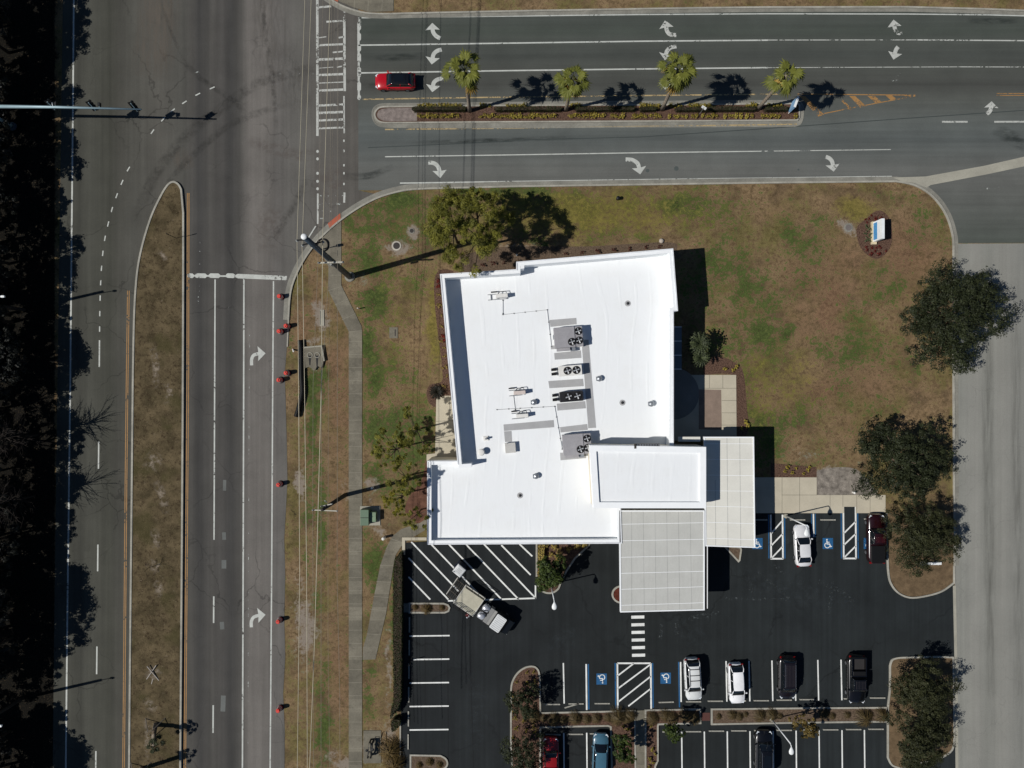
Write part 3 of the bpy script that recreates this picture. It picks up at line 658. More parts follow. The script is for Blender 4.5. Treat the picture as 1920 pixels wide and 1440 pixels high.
for i, y in enumerate((1157, 1171.3, 1185.6, 1199.9, 1214.2, 1228.5)): mb.flat(PL([(1183.5+i*.3,y-2.6),(1208+i*.3,y-3.2),(1208+i*.3,y+2.4),(1183.5+i*.3,y+3)]), .026)
mb.build('pedestrian_bar', M['lot_line'], lot)
ISA_C = [(4.2, -1.2)]
def wheelchair(px, py, flip):
    s = 1.28 / 20.0; x0, y0 = W2(px, py); k = -1 if flip else 1
    lot_sq = MB().flat([(x0 - .62, y0 - .66), (x0 + .62, y0 - .66), (x0 + .62, y0 + .66), (x0 - .62, y0 + .66)], .026).build('accessible_symbol_square', M['blue_paint'], lot)
    T = lambda pts: [(x0 + k * a * s, y0 + k * b * s) for a, b in pts]
    mb = MB()
    mb.flat(T([(-1.8 + 1.4 * math.cos(a), 7.2 + 1.4 * math.sin(a)) for a in [i * PI / 6 for i in range(12)]]), .031)
    mb.ribbon(T([(-1.8, 5.4), (-1.6, -.8), (3.4, -1.0), (5.4, -6.0), (7.4, -5.2)]), 1.7 * s, .031)
    mb.ribbon(T([(-1.5, 2.6), (3.0, 2.4)]), 1.4 * s, .032)
    mb.ribbon(T([(-1.0 + 4.8 * math.cos(a), -3.2 + 4.8 * math.sin(a)) for a in np.radians(np.linspace(118, 350, 18))]), 1.5 * s, .033)
    mb.build('accessible_symbol', M['lot_line'], lot)
wheelchair(1552, 1019, False); wheelchair(1420, 1019, False); wheelchair(1629, 1019, False); wheelchair(1128, 1273, True); wheelchair(1248, 1271.5, True)
tyre = NT('lot_scuff'); tyre.base(lin((92, 98, 98)), .9)
n_ = tyre.rng(tyre.noise(3, 5, .8), .54, .7); tr_ = tyre.n('ShaderNodeBsdfTransparent'); mx_ = tyre.n('ShaderNodeMixShader')
tyre.L(n_, mx_.inputs[0]); tyre.L(tr_.outputs[0], mx_.inputs[1]); tyre.L(tyre.b.outputs[0], mx_.inputs[2]); tyre.L(mx_.outputs[0], tyre.out.inputs[0])
lines('scuff', [([(1420,1070),(1460,1105),(1480,1122)], 5), ([(1360,1122),(1480,1124)], 5), ([(1535,1090),(1580,1110),(1600,1130)], 8), ([(1270,1160),(1268,1190)], 8), ([(1240,1170),(1238,1200)], 6), ([(1560,1090),(1555,1150)], 6), ([(1400,1080),(1410,1110)], 8), ([(1290,1160),(1350,1150)], 10), ([(1440,1050),(1470,1075)], 6)], tyre.m, lot, .0235)
lines('crack', [([(795,1016),(798,1300),(800,1500)], .9), ([(838,1150),(842,1500)], .9), ([(880,1180),(890,1500)], .9)], simple('lot_crack', (22, 23, 24), .9), lot, .0235)
patch = simple('pale_road_patch', (96, 98, 95), .9)
lines('road_patch', [([(421.5,900),(421,920)], 6), ([(420,998),(420.5,1012)], 7), ([(420,1050),(420,1066)], 9), ([(416,1166),(417,1180)], 8), ([(419,1304),(418,1334)], 9)], patch, main_road, .0235)
mb = MB()
for x, y, r in ((1268,316,.28),(1214,320,.22),(1497,318,.12)): mb.flat([(W2(x,y)[0]+r*math.cos(k*PI/6), W2(x,y)[1]+r*math.sin(k*PI/6)) for k in range(12)], .0235)
mb.build('oil_stain', simple('oil_stain', (70, 76, 74), .8), side_road)

def stain(name, segs, c, parent, lo=.4, hi=.75, scale=(1, 1, 1), k=.7, z=.0225):
    """worn and polished areas of asphalt: a thin film whose cover breaks up with noise"""
    t = NT(name + '_film'); t.base(lin(c), .9, .2)
    f = t.rng(t.noise(1.2, 5, .65, t.vec(scale)), lo, hi, 0, k, True); e = t.attr('cover')
    tr = t.n('ShaderNodeBsdfTransparent'); mx = t.n('ShaderNodeMixShader'); t.L(t.math('MULTIPLY', f, e), mx.inputs[0]); t.L(tr.outputs[0], mx.inputs[1]); t.L(t.b.outputs[0], mx.inputs[2]); t.L(mx.outputs[0], t.out.inputs[0])
    mb = MB(); cov = []
    for pts, w in segs:
        p = PL(catmull(pts, 6)); n = len(p); rows = [offset(p, w / S * q) for q in (-.5, -.25, 0, .25, .5)]; b = len(mb.v)
        for qi, row_ in enumerate(rows):
            for i, v in enumerate(row_):
                mb.v.append((v[0], v[1], z)); cov.append((0, .8, 1, .8, 0)[qi] * min(1, i / 5, (n - 1 - i) / 5))
        for qi in range(4):
            for i in range(n - 1): mb.f.append((b + qi*n + i, b + qi*n + i + 1, b + (qi+1)*n + i + 1, b + (qi+1)*n + i))
    o = mb.build(name, t.m, parent); at = o.data.attributes.new('cover', 'FLOAT', 'POINT'); at.data.foreach_set('value', np.array(cov, dtype=np.float32)); return o
stain('worn_pavement', [([(300,-60),(298,20),(290,90),(275,150)], 90), ([(350,320),(342,300),(330,280)], 40)], (108, 100, 90), main_road, .3, .7, (1.5, .2, 1), .6)
stain('worn_pavement', [([(500,-60),(505,40),(520,120),(545,200)], 80), ([(560,100),(565,170),(560,230)], 60)], (104, 100, 94), main_road, .35, .75, (1.5, .3, 1), .5, .0228)
stain('red_worn_pavement', [([(462,262),(500,275),(556,290),(610,290)], 26), ([(500,480),(505,420),(520,380)], 60), ([(600,300),(620,340),(600,380)], 70)], (106, 97, 91), main_road, .35, .7, (1, 1, 1), .45, .0232)
stain('tyre_polish', [([(250,420),(290,330),(350,255),(420,200),(500,150),(640,120)], 24), ([(285,430),(320,340),(380,275),(450,225),(560,190)], 16), ([(486,-60),(498,60),(512,160),(518,260)], 12), ([(500,470),(530,420),(560,370),(580,330)], 18), ([(330,100),(380,150),(440,190),(470,230)], 14), ([(300,0),(325,70),(350,120)], 8)], (52, 51, 48), main_road, .3, .8, (1, 1, 1), .42, .0236)
stain('tyre_polish', [([(700,110),(740,108),(800,104)], 16), ([(690,160),(720,162),(800,160)], 14), ([(1810,38),(1860,40),(1920,38)], 14), ([(760,268),(900,264),(1100,258)], 10), ([(740,312),(690,330),(640,330)], 16), ([(1860,240),(1900,260),(1930,280)], 30)], (44, 50, 48), side_road, .3, .7, (.4, 1.5, 1), .6, .0236)
stain('lot_bloom', [([(1380,1060),(1440,1100),(1500,1110),(1600,1150)], 70), ([(1560,1090),(1620,1160)], 60), ([(1240,1165),(1300,1190),(1300,1230)], 60), ([(880,1250),(900,1330),(880,1430)], 50), ([(1080,1170),(1060,1200),(1020,1230)], 50), ([(1320,1260),(1330,1300)], 30), ([(1510,1250),(1515,1300)], 30)], (66, 72, 74), lot, .4, .8, (1, 1, 1), .45, .0225)
stain('drive_track', [([(1850,480),(1852,800),(1856,1100),(1858,1480)], 26), ([(1905,480),(1905,800),(1908,1100),(1910,1480)], 22)], (88, 86, 80), driveway, .3, .8, (1.5, .1, 1), .4, .0235)

SP = stain('bare_soil', [([(272,858),(290,866),(304,874)], 40), ([(278,1052),(292,1062),(300,1072)], 24), ([(276,1255),(290,1262),(298,1270)], 30), ([(292,900),(306,930),(312,965)], 20), ([(288,990),(294,1010),(292,1030)], 20), ([(270,1310),(284,1322),(296,1330)], 22), ([(274,1340),(280,1380),(272,1430)], 16), ([(296,470),(308,480),(312,490)], 12), ([(286,640),(294,690),(292,730)], 16), ([(310,715),(320,735),(312,760)], 14), ([(290,1090),(300,1100),(296,1120)], 18)], (138, 126, 110), bpy.data.objects['grass_median'], .42, .62, (1.6, 1.6, 1), .9, .174)
# ================================================================ BUILDING
tr = NT('white_roof_membrane')
stain = tr.rng(tr.noise(.35, 5, .7), .5, .75, 0, .10)
cw_ = tr.mix(stain, lin((227, 229, 229)), lin((194, 187, 172)))
cw_ = tr.mix(tr.rng(tr.noise(2.2, 4, .7, tr.vec((1, .5, 1))), .62, .72, 0, .10), cw_, lin((186, 188, 190)))
tr.base(cw_, .55, .3)
wv = tr.n('ShaderNodeTexWave', wave_type='BANDS', bands_direction='X', wave_profile='SIN'); wv.inputs['Scale'].default_value = .16; wv.inputs['Distortion'].default_value = 9; wv.inputs['Detail'].default_value = 2; wv.inputs['Detail Scale'].default_value = .55; tr.L(tr.vec((1, .45, 1)), wv.inputs['Vector'])
ridge = tr.math('MULTIPLY', tr.rng(wv.outputs['Fac'], .90, 1.0, 0, 1, True), tr.rng(tr.noise(.3, 2), .42, .6))
wr = tr.math('ADD', tr.math('MULTIPLY', tr.noise(.55, 3, .5, tr.vec((1.5, .35, 1)), 1.5), .6), tr.math('MULTIPLY', ridge, .35))
tr.bump(wr, .32, .08)
M['roof'] = tr.m
M['parapet'] = simple('white_parapet', (233, 235, 235), .5, .3, 0, .03, .6, 4)
M['stucco'] = simple('cream_stucco', (206, 198, 180), .9, .2, 0, .06)
M['glass'] = (lambda t: t.base(lin((28, 36, 42)), .08, .6))(NT('dark_window_glass'))
M['frame'] = simple('bronze_frame', (58, 54, 50), .5)
M['pad'] = simple('grey_walkway_pad', (160, 160, 160), .9, .2, 0, .06, .8, 10)
tc = NT('canopy_panel')
cc_ = tc.vary(lin((179, 179, 173)), .05, .5, 6)
cc_ = tc.mix(tc.rng(tc.noise(1.2, 4, .7, tc.vec((3, .3, 1))), .5, .8, 0, .35), cc_, lin((160, 158, 152)))
tc.base(cc_, .7, .3); M['canopy'] = tc.m
tc2 = NT('pale_canopy_panel'); tc2.base(tc2.vary(lin((208, 206, 196)), .05, .5, 6), .7, .3); M['canopy_pale'] = tc2.m
ZP, ZL, ZD, ZT, ZC = 5.4, 4.35, 3.65, 6.7, 4.3
bank = thing('bank_building', 'white flat roofed single storey building with raised roof block and two slab canopies', 'building', W(1010, 740))
A, A2, A3, B_, C_, D_ = PL([(825,514),(968,505),(968,491),(1262,466),(1271,583),(1263,584)], ZP)
E_ = W2(1263, 840, ZP); G_ = W2(858, 862, ZP)
SWt, SW, SE = PL([(801,864),(801,1021),(1166,1019)], ZL); SE2 = W2(1164, 950, ZL)
north = [A, A2, A3, B_, C_, D_, E_, G_]
south = [SWt, (G_[0], SWt[1]), (E_[0], SWt[1]), (E_[0], SE2[1]), SE2, SE, SW]
north[-1] = (G_[0], SWt[1]); north[-2] = (E_[0], SWt[1])
def inset(poly, d):
    ar = sum(poly[i-1][0]*poly[i][1] - poly[i][0]*poly[i-1][1] for i in range(len(poly)))
    return offset(poly, d if ar > 0 else -d, True)
wl = MB(); wl.prism(inset([A, A2, A3, B_, C_, D_, (E_[0], SE2[1]), SE2, SE, SW, SWt, (G_[0], SWt[1])], .03), 0, ZD - .25)
wall_o = wl.build('wall', M['stucco'], bank)
whole = [A, A2, A3, B_, C_, D_, (E_[0], SE2[1]), SE2, SE, SW, SWt, (G_[0], SWt[1])]
rf = MB(); rf.prism(inset(whole, .12), ZD - .25, ZD)
roof_o = rf.build('roof', M['roof'], bank)
pw = .46
pn = MB()
pn.wall(offset([(G_[0], SWt[1] - .3), A, A2, A3, B_, C_, D_, (E_[0], SWt[1] - .5)], -pw / 2), pw, ZD - .3, ZP)
pn.build('parapet', M['parapet'], bank)
ps = MB()
ps.wall(offset([(G_[0] - .02, SWt[1]), SWt, SW, SE, SE2], pw / 2), pw, ZD - .4, ZL)
ps.build('parapet', M['parapet'], bank)
g2 = W2(884, 866, ZP)
rt = MB().prism([(G_[0] + .1, SWt[1] - .28), (g2[0], SWt[1] - .18), (g2[0], SWt[1] - .58), (G_[0] + .1, SWt[1] - .70)], ZD + .01, ZP + .003)
rt.build('parapet_return', M['parapet'], bank); rt = MB().prism(PL([(976,492),(983,492),(983,503),(976,504)], ZP), ZD + .01, ZP + .004)
rt.build('parapet_return', M['parapet'], bank)
# coping groove: a thin metal edge along the outer rim
cp = MB(); cp.wall(offset([(G_[0], SWt[1] - .3), A, A2, A3, B_, C_, D_, (E_[0], SWt[1] - .5)], -.06), .14, ZP, ZP + .05); cp.build('coping', simple('coping_metal', (214, 216, 218), .4), bank)
cp = MB(); cp.wall(offset([(G_[0] - .02, SWt[1]), SWt, SW, SE, SE2], .06), .14, ZL, ZL + .05); cp.build('coping', _mats['coping_metal'], bank)
# raised block over the lobby
tp = PL([(1106,835),(1324,838),(1324,953),(1113,953)], ZT)
tw = MB(); tw.prism(inset(tp, .04), 3.0, ZT - .30); tw.build('raised_block', M['stucco'], bank)
tw = MB(); tw.prism(inset(tp, .5), ZT - .30, ZT - .22); tw.build('raised_roof', M['roof'], bank)
tw = MB(); tw.wall(inset(tp, .33), .66, ZT - 1.2, ZT, True); tw.build('parapet', M['parapet'], bank)
lv = MB(); a, b = W2(1191, 835.5, ZT), W2(1238, 836.5, ZT)
lv.box(((a[0]+b[0])/2, a[1] + .05, ZT - .5), (b[0]-a[0], .25, .5)); lv.box((a[0], a[1] - .12, ZT + .02), (.22, .42, .05))
lvo = lv.build('roof_ladder', M['frame'], bank)
for k in range(9): MB().box((a[0] + .3 + k * (b[0]-a[0]-.4) / 8, a[1] + .05, ZT - .22), (.18, .16, .06)).build('rung', simple('galvanised_steel', (150, 154, 158), .4, .5, .6), lvo)
# canopies
def canopy(poly, z, vx, hy, mat, cols):
    P_ = PL(poly, z)
    o = MB().prism(P_, z - .35, z).build('canopy', mat, bank)
    MB().wall(inset(P_, .06), .13, z - .37, z + .05, True).build('fascia', M['parapet'], o)
    mb = MB()
    for seg in vx: mb.ribbon(PL(seg, z), .045, z + .004)
    mb.build('panel_joint', simple('grey_joint', (152, 152, 148), .8), o)
    mb = MB()
    for seg in hy: mb.ribbon(PL(seg, z), .05, z + .008)
    mb.build('standing_seam', M['parapet'], o)
    for x, y in cols: MB().box((*W2(x, y, 0), (z - .35) / 2), (.6, .6, z - .36)).build('column', M['stucco'], bank)
canopy([(1161,957),(1321,957),(1321,1144),(1163,1148)], ZC, [[(1184,958),(1184.5,1146)],[(1206,958),(1208,1146)],[(1228,958),(1230,1146)],[(1250,958),(1252.5,1145)],[(1272,958),(1274.5,1145)],[(1294,958),(1297,1144)]],
       [[(1162,983),(1320,980)],[(1162,1014),(1320,1011)],[(1162,1045),(1320,1041)],[(1163,1075),(1320,1071)],[(1163,1105),(1320,1100)],[(1163,1135),(1320,1130)]], M['canopy'], [(1176,1100),(1300,1098),(1300,985)])
gt = MB(); gp = PL([(1322.5,950),(1325.5,950),(1325.5,1141),(1322.5,1141)], ZC - .2); gt.prism(gp, ZC - .5, ZC - .2); gt.build('rain_gutter', M['frame'], bank)
gt = MB(); gp = PL([(1325.8,950),(1327,950),(1327,1141),(1325.8,1141)], ZC - .15); gt.prism(gp, ZC - .5, ZC - .15); gt.build('gutter_lip', M['parapet'], bank)
canopy([(1320,819),(1413.5,819),(1416,1027),(1322.5,1024)], 4.2, [[(1341,900),(1342,1024)],[(1363,820),(1365,1026)],[(1387,820),(1389,1026)]],
       [[(1320,832),(1414,832)],[(1320,861),(1414,862)],[(1320,890.5),(1414,892)],[(1321,920),(1415,921)],[(1321,949),(1415,951)],[(1322,979),(1415,982)],[(1322,1009),(1416,1012)]], M['canopy_pale'], [(1385,835),(1388,1005)])
MB().prism(PL([(1272,819),(1313,819),(1313,828),(1272,828)], 4.0), 3.8, 4.0).build('entry_canopy', M['canopy_pale'], bank)
# glass awning at the east wall and windows
aw = MB(); aw.prism(PL([(1262,612),(1278,612.5),(1278,693),(1262,693)], 2.6), 2.52, 2.6); awo = aw.build('window_awning', simple('slate_glass_awning', (84, 96, 104), .3, .5), bank)
for y in (613, 639.5, 666, 692): MB().ribbon(PL([(1263,y),(1278,y)], 2.6), .07, 2.61).build('awning_rib', M['parapet'], awo)
def window(c, s, rz):
    w = MB().box(c, s, rz).build('window', M['frame'], bank)
    MB().box((c[0] + math.cos(rz) * .03, c[1] + math.sin(rz) * .03, c[2]), (s[0], s[1] - .16, s[2] - .16), rz).build('pane', M['glass'], w)
for y in (3.2, .2, -2.8): window((D_[0] - .02, y, 1.35), (.12, 2.4, 2.3), 0)
for t_ in (.15, .4, .65): window((A2[0] + .3 + (B_[0] - A2[0]) * t_, A3[1] + (B_[1] - A3[1]) * (t_ + .02) - .02, 1.6), (.14, 2.2, 1.8), PI / 2 + .085)
for y in (-12.4, -15.4): window((SW[0] + .02, y, 1.6), (.14, 1.9, 1.8), PI)
for x in (-7.2, -3.2): window((x, SW[1] + .02, 1.6), (.14, 2.2, 1.8), -PI / 2)
dr = MB().box((2.2, SW[1] + .02, 1.1), (1.1, .14, 2.2)).build('door', M['frame'], bank)
MB().box((2.6, SW[1] - .08, 1.05), (.04, .06, .3)).build('handle', _mats['galvanised_steel'], dr)
# grey walkway pads on the membrane
pads = [[(1030,600),(1080.5,596),(1081,608),(1032,613)], [(1039,662),(1089,657),(1090,671),(1040,674.5)], [(1090,637),(1103.5,637),(1117.5,802),(1103,803)], [(1028,714.5),(1093,710),(1094.5,724),(1030,728)],
        [(1044,757),(1097,752),(1098.5,765.5),(1045,770)], [(1050,801),(1101,795),(1102,806),(1051,811)], [(1050,849),(1099,846),(1099,859),(1051,863)], [(944,796),(1038,787.5),(1039,801),(945,808)], [(945,809),(959,808),(960,828),(947,829)], [(1033,655),(1054,654),(1054,647),(1033,648)]]
for p in pads: MB().prism(PL(p, ZD), ZD, ZD + .02).build('walkway_pad', M['pad'], roof_o)

# ---------------------------------------------------------------- rooftop equipment
RZ = math.radians(4.5)
galv = _mats['galvanised_steel']
unit_grey = simple('unit_grey_paint', (150, 148, 150), .5, .4, .1, .10, 1.2, 6)
unit_white = simple('unit_off_white_paint', (214, 212, 206), .5, .3)
unit_black = simple('unit_black_paint', (26, 26, 28), .5, .4)
fan_black = simple('fan_well_black', (10, 10, 11), .6)
blade_mat = simple('fan_blade_grey', (176, 178, 180), .35, .5, .2)
def fan(parent, x, y, z, r, n=4, base=.3):
    f = MB().lathe((x, y, z), [(r, 0), (r, .05), (r * .9, .05), (r * .88, .012)], 20).build('fan', fan_black, parent, world=False)
    mb = MB()
    for k in range(n):
        a = base + k * 2 * PI / n; ca, sa = math.cos(a), math.sin(a)
        q = [(.12, -.05), (.72, -.20), (.80, .14), (.18, .08)]
        mb.add([(x + r * (u * ca - v * sa), y + r * (u * sa + v * ca), z + .03 + .03 * (v > 0)) for u, v in q], [(0, 1, 2, 3)])
    mb.cyl((x, y, z + .02), r * .16, .05, 8).build('fan_blade', blade_mat, f, world=False)
    return f
def rooftop_unit(label, px, py, hood_z):
    t = thing('rooftop_air_conditioner', label, 'air conditioner', W(px, py, ZD), RZ, 'large packaged units on the roof')
    MB().box((0, 0, .18), (3.1, 2.2, .36)).build('curb', unit_white, t, world=False)
    MB().rbox((-.55, .05, .85), (2.3, 2.3, 1.0), .03).build('housing', unit_grey, t, world=False)
    MB().rbox((1.05, .05, .80), (.88, 2.24, .9), .03).build('condenser_section', unit_white if False else unit_grey, t, world=False)
    MB().rbox((-.75, -1.28, .62), (1.5, .34, .55), .02).build('intake_hood', unit_grey, t, world=False)
    MB().box((.35, -1.32, .45), (.55, .42, .35)).build('economiser_hood', galv, t, world=False)
    for x, y, z in ((1.05, .62, 1.252), (1.05, -.42, 1.252), (.22, -.52, 1.352)): fan(t, x, y, z, .44)
    MB().box((-1.74, .2, .6), (.08, .5, .7)).build('electrical_panel', galv, t, world=False)
    return t
rooftop_unit('large grey packaged air conditioner with three fans, the northern one on the white roof', 1066, 634, 0)
rooftop_unit('large grey stained packaged air conditioner with three fans, beside the raised roof block', 1082, 832, 0)
def condenser(label, px, py, mat, L=2.6):
    t = thing('condenser_unit', label, 'air conditioner', W(px, py, ZD), RZ, 'twin fan condensers on the roof')
    MB().box((0, 0, .12), (L + .3, .9, .12)).build('support_rail', galv, t, world=False)
    MB().rbox((0, 0, .66), (L, 1.15, .95), .04).build('housing', mat, t, world=False)
    for x in (-.33, .66): fan(t, x, 0, 1.137, .46)
    for y in (.25, -.25): MB().box((-1.85, y, .3), (.5, .3, .5)).build('junction_box', fan_black, t, world=False)
    for y in (.25, -.25): MB().tube([(-1.6, y, .4), (-1.3, y, .4)], .05, 6).build('refrigerant_pipe', unit_black, t, world=False)
    return t
condenser('white twin fan condenser standing between the grey walkway pads of the roof', 1068, 695, unit_white)
cb = condenser('black twin fan condenser with pipes on the white roof', 1070, 743, unit_black)
mb = MB(); mb.box((-1.0, .3, .5), (.7, .35, .7)); mb.box((-.95, -.3, .5), (.6, .4, .6)); mb.build('control_box', unit_grey, cb, world=False)
def mini(label, px, py, mat, frame):
    t = thing('mini_condenser', label, 'air conditioner', W(px, py, ZD), RZ, 'small condensers on the roof')
    MB().rbox((0, 0, .55), (1.35, .42, .75), .03).build('housing', mat, t, world=False)
    mb = MB()
    for y in (.3, -.3): mb.box((-.5, y, .1), (2.2 if frame else 1.4, .07, .1))
    if frame: mb.box((-1.25, 0, .1), (.07, .66, .1))
    for x in (-.5, .5): mb.box((x, 0, .15), (.07, .6, .08))
    mb.build('stand', galv, t, world=False)
    MB().tube([(-.4, .3, .5), (-.2, .5, .45), (.5, .52, .45), (.55, .22, .5)], .045, 6).build('hose', unit_black, t, world=False)
    MB().box((-.85, .55, .25), (.7, .14, .12)).build('junction_box', fan_black, t, world=False); return t
mini('small white condenser on a long steel stand near the north west corner of the roof', 941, 556, unit_white, True)
mini('small pinkish condenser, upper of the two below the roof centre', 974, 736, simple('faded_pink_beige', (196, 184, 176), .6), False)
mini('small grey condenser, lower of the two below the roof centre', 979, 779, unit_white, False)
def vent(label, px, py, s=1.0, mat=None):
    t = thing('roof_vent', label, 'vent', W(px, py, ZD), RZ, 'hooded vents on the roof')
    mb = MB(); mb.cyl((0, 0, 0), .16 * s, .3, 12); mb.build('stack', galv, t, world=False)
    mb = MB(); mb.lathe((.06, 0, .3), [(.10*s, 0), (.30*s, .0), (.34*s, .08), (.24*s, .2), (.05*s, .27)], 14); mb.rbox((-.12*s, 0, .40), (.36*s, .5*s, .2), .04); mb.build('hood', galv, t, True if False else False, world=False); return t
vent('grey hooded vent on the roof right of the white condenser', 1122, 710)
vent('grey hooded vent on the roof between the small condensers', 1000, 754)
vent('grey hooded vent on the roof near its east edge', 1219, 757)
vent('grey hooded vent on the lower roof left of the raised block', 1004, 892)
t = thing('exhaust_fan', 'round capped exhaust fan on the roof beside the blue grey parapet shadow', 'exhaust fan', W(903, 847, ZD))
MB().cyl((0, 0, 0), .30, .55, 18).build('base_drum', unit_black, t, 30, world=False)
MB().lathe((0, 0, .55), [(.28, 0), (.40, .02), (.40, .12), (.30, .22), (.05, .26)], 18).build('cap', unit_white, t, 30, world=False)
t = thing('plumbing_vent', 'short white pipe vent with boot on the roof above the round exhaust fan', 'vent', W(911, 822, ZD), RZ)
MB().box((0, 0, .08), (.55, .5, .16)).build('boot', unit_white, t, world=False); MB().cyl((.05, 0, .16), .11, .5, 12).build('pipe', galv, t, world=False)
t = thing('roof_hatch', 'square pale roof hatch at the end of the grey walkway pads', 'hatch', W(957, 839, ZD), RZ)
MB().box((0, 0, .2), (1.1, 1.1, .4)).build('curb', unit_white, t, world=False); MB().rbox((0, 0, .46), (1.2, 1.15, .12), .04).build('lid', simple('pale_hatch_lid', (186, 184, 178), .5), t, world=False)
MB().box((-.3, .5, .54), (.12, .06, .05)).build('handle', galv, t, world=False)
for px, py, lab in ((1177, 569, 'dirty roof drain with dark ring in the north east of the white roof'), (975, 929, 'round roof drain on the south west part of the white roof'), (1167, 755, 'round roof drain near the middle of the east half of the roof')):
    t = thing('roof_drain', lab, 'drain', W(px, py, ZD), 0, 'drains in the roof')
    MB().lathe((0, 0, 0), [(.34, .0), (.34, .02), (.2, .035)], 18).build('collar', M['pad'], t, world=False)
    MB().lathe((0, 0, .03), [(.17, 0), (.15, .08), (.04, .12)], 12).build('strainer', unit_black, t, world=False)
for lab, pts, r in (('thin grey conduit run north of the upper rooftop unit', [(943,590),(1026,581),(1034,650)], .035), ('thin conduit run between the small condensers and the lower unit', [(932,768),(1040,762),(1054,842)], .035), ('short conduit dropping from the north west condenser', [(943,563),(943,588)], .03), ('short conduit linking the two small condensers', [(963,742),(966,768)], .03)):
    o = MB().tube([(*W2(x, y, ZD), ZD + .055) for x, y in pts], r * .75, 6).build('roof_conduit', simple('conduit_grey', (150, 152, 154), .5), None); tag(o, lab, 'conduit', 'conduits on the roof')
    for i in range(len(pts) - 1):
        n = max(1, int(math.hypot(pts[i+1][0]-pts[i][0], pts[i+1][1]-pts[i][1]) / 20))
        for k in range(n + 1):
            f = k / n; x, y = pts[i][0]+(pts[i+1][0]-pts[i][0])*f, pts[i][1]+(pts[i+1][1]-pts[i][1])*f
            MB().box((*W2(x, y, ZD), ZD + .035), (.13, .11, .07)).build('support_block', simple('rubber_block', (60, 60, 62), .8), o)
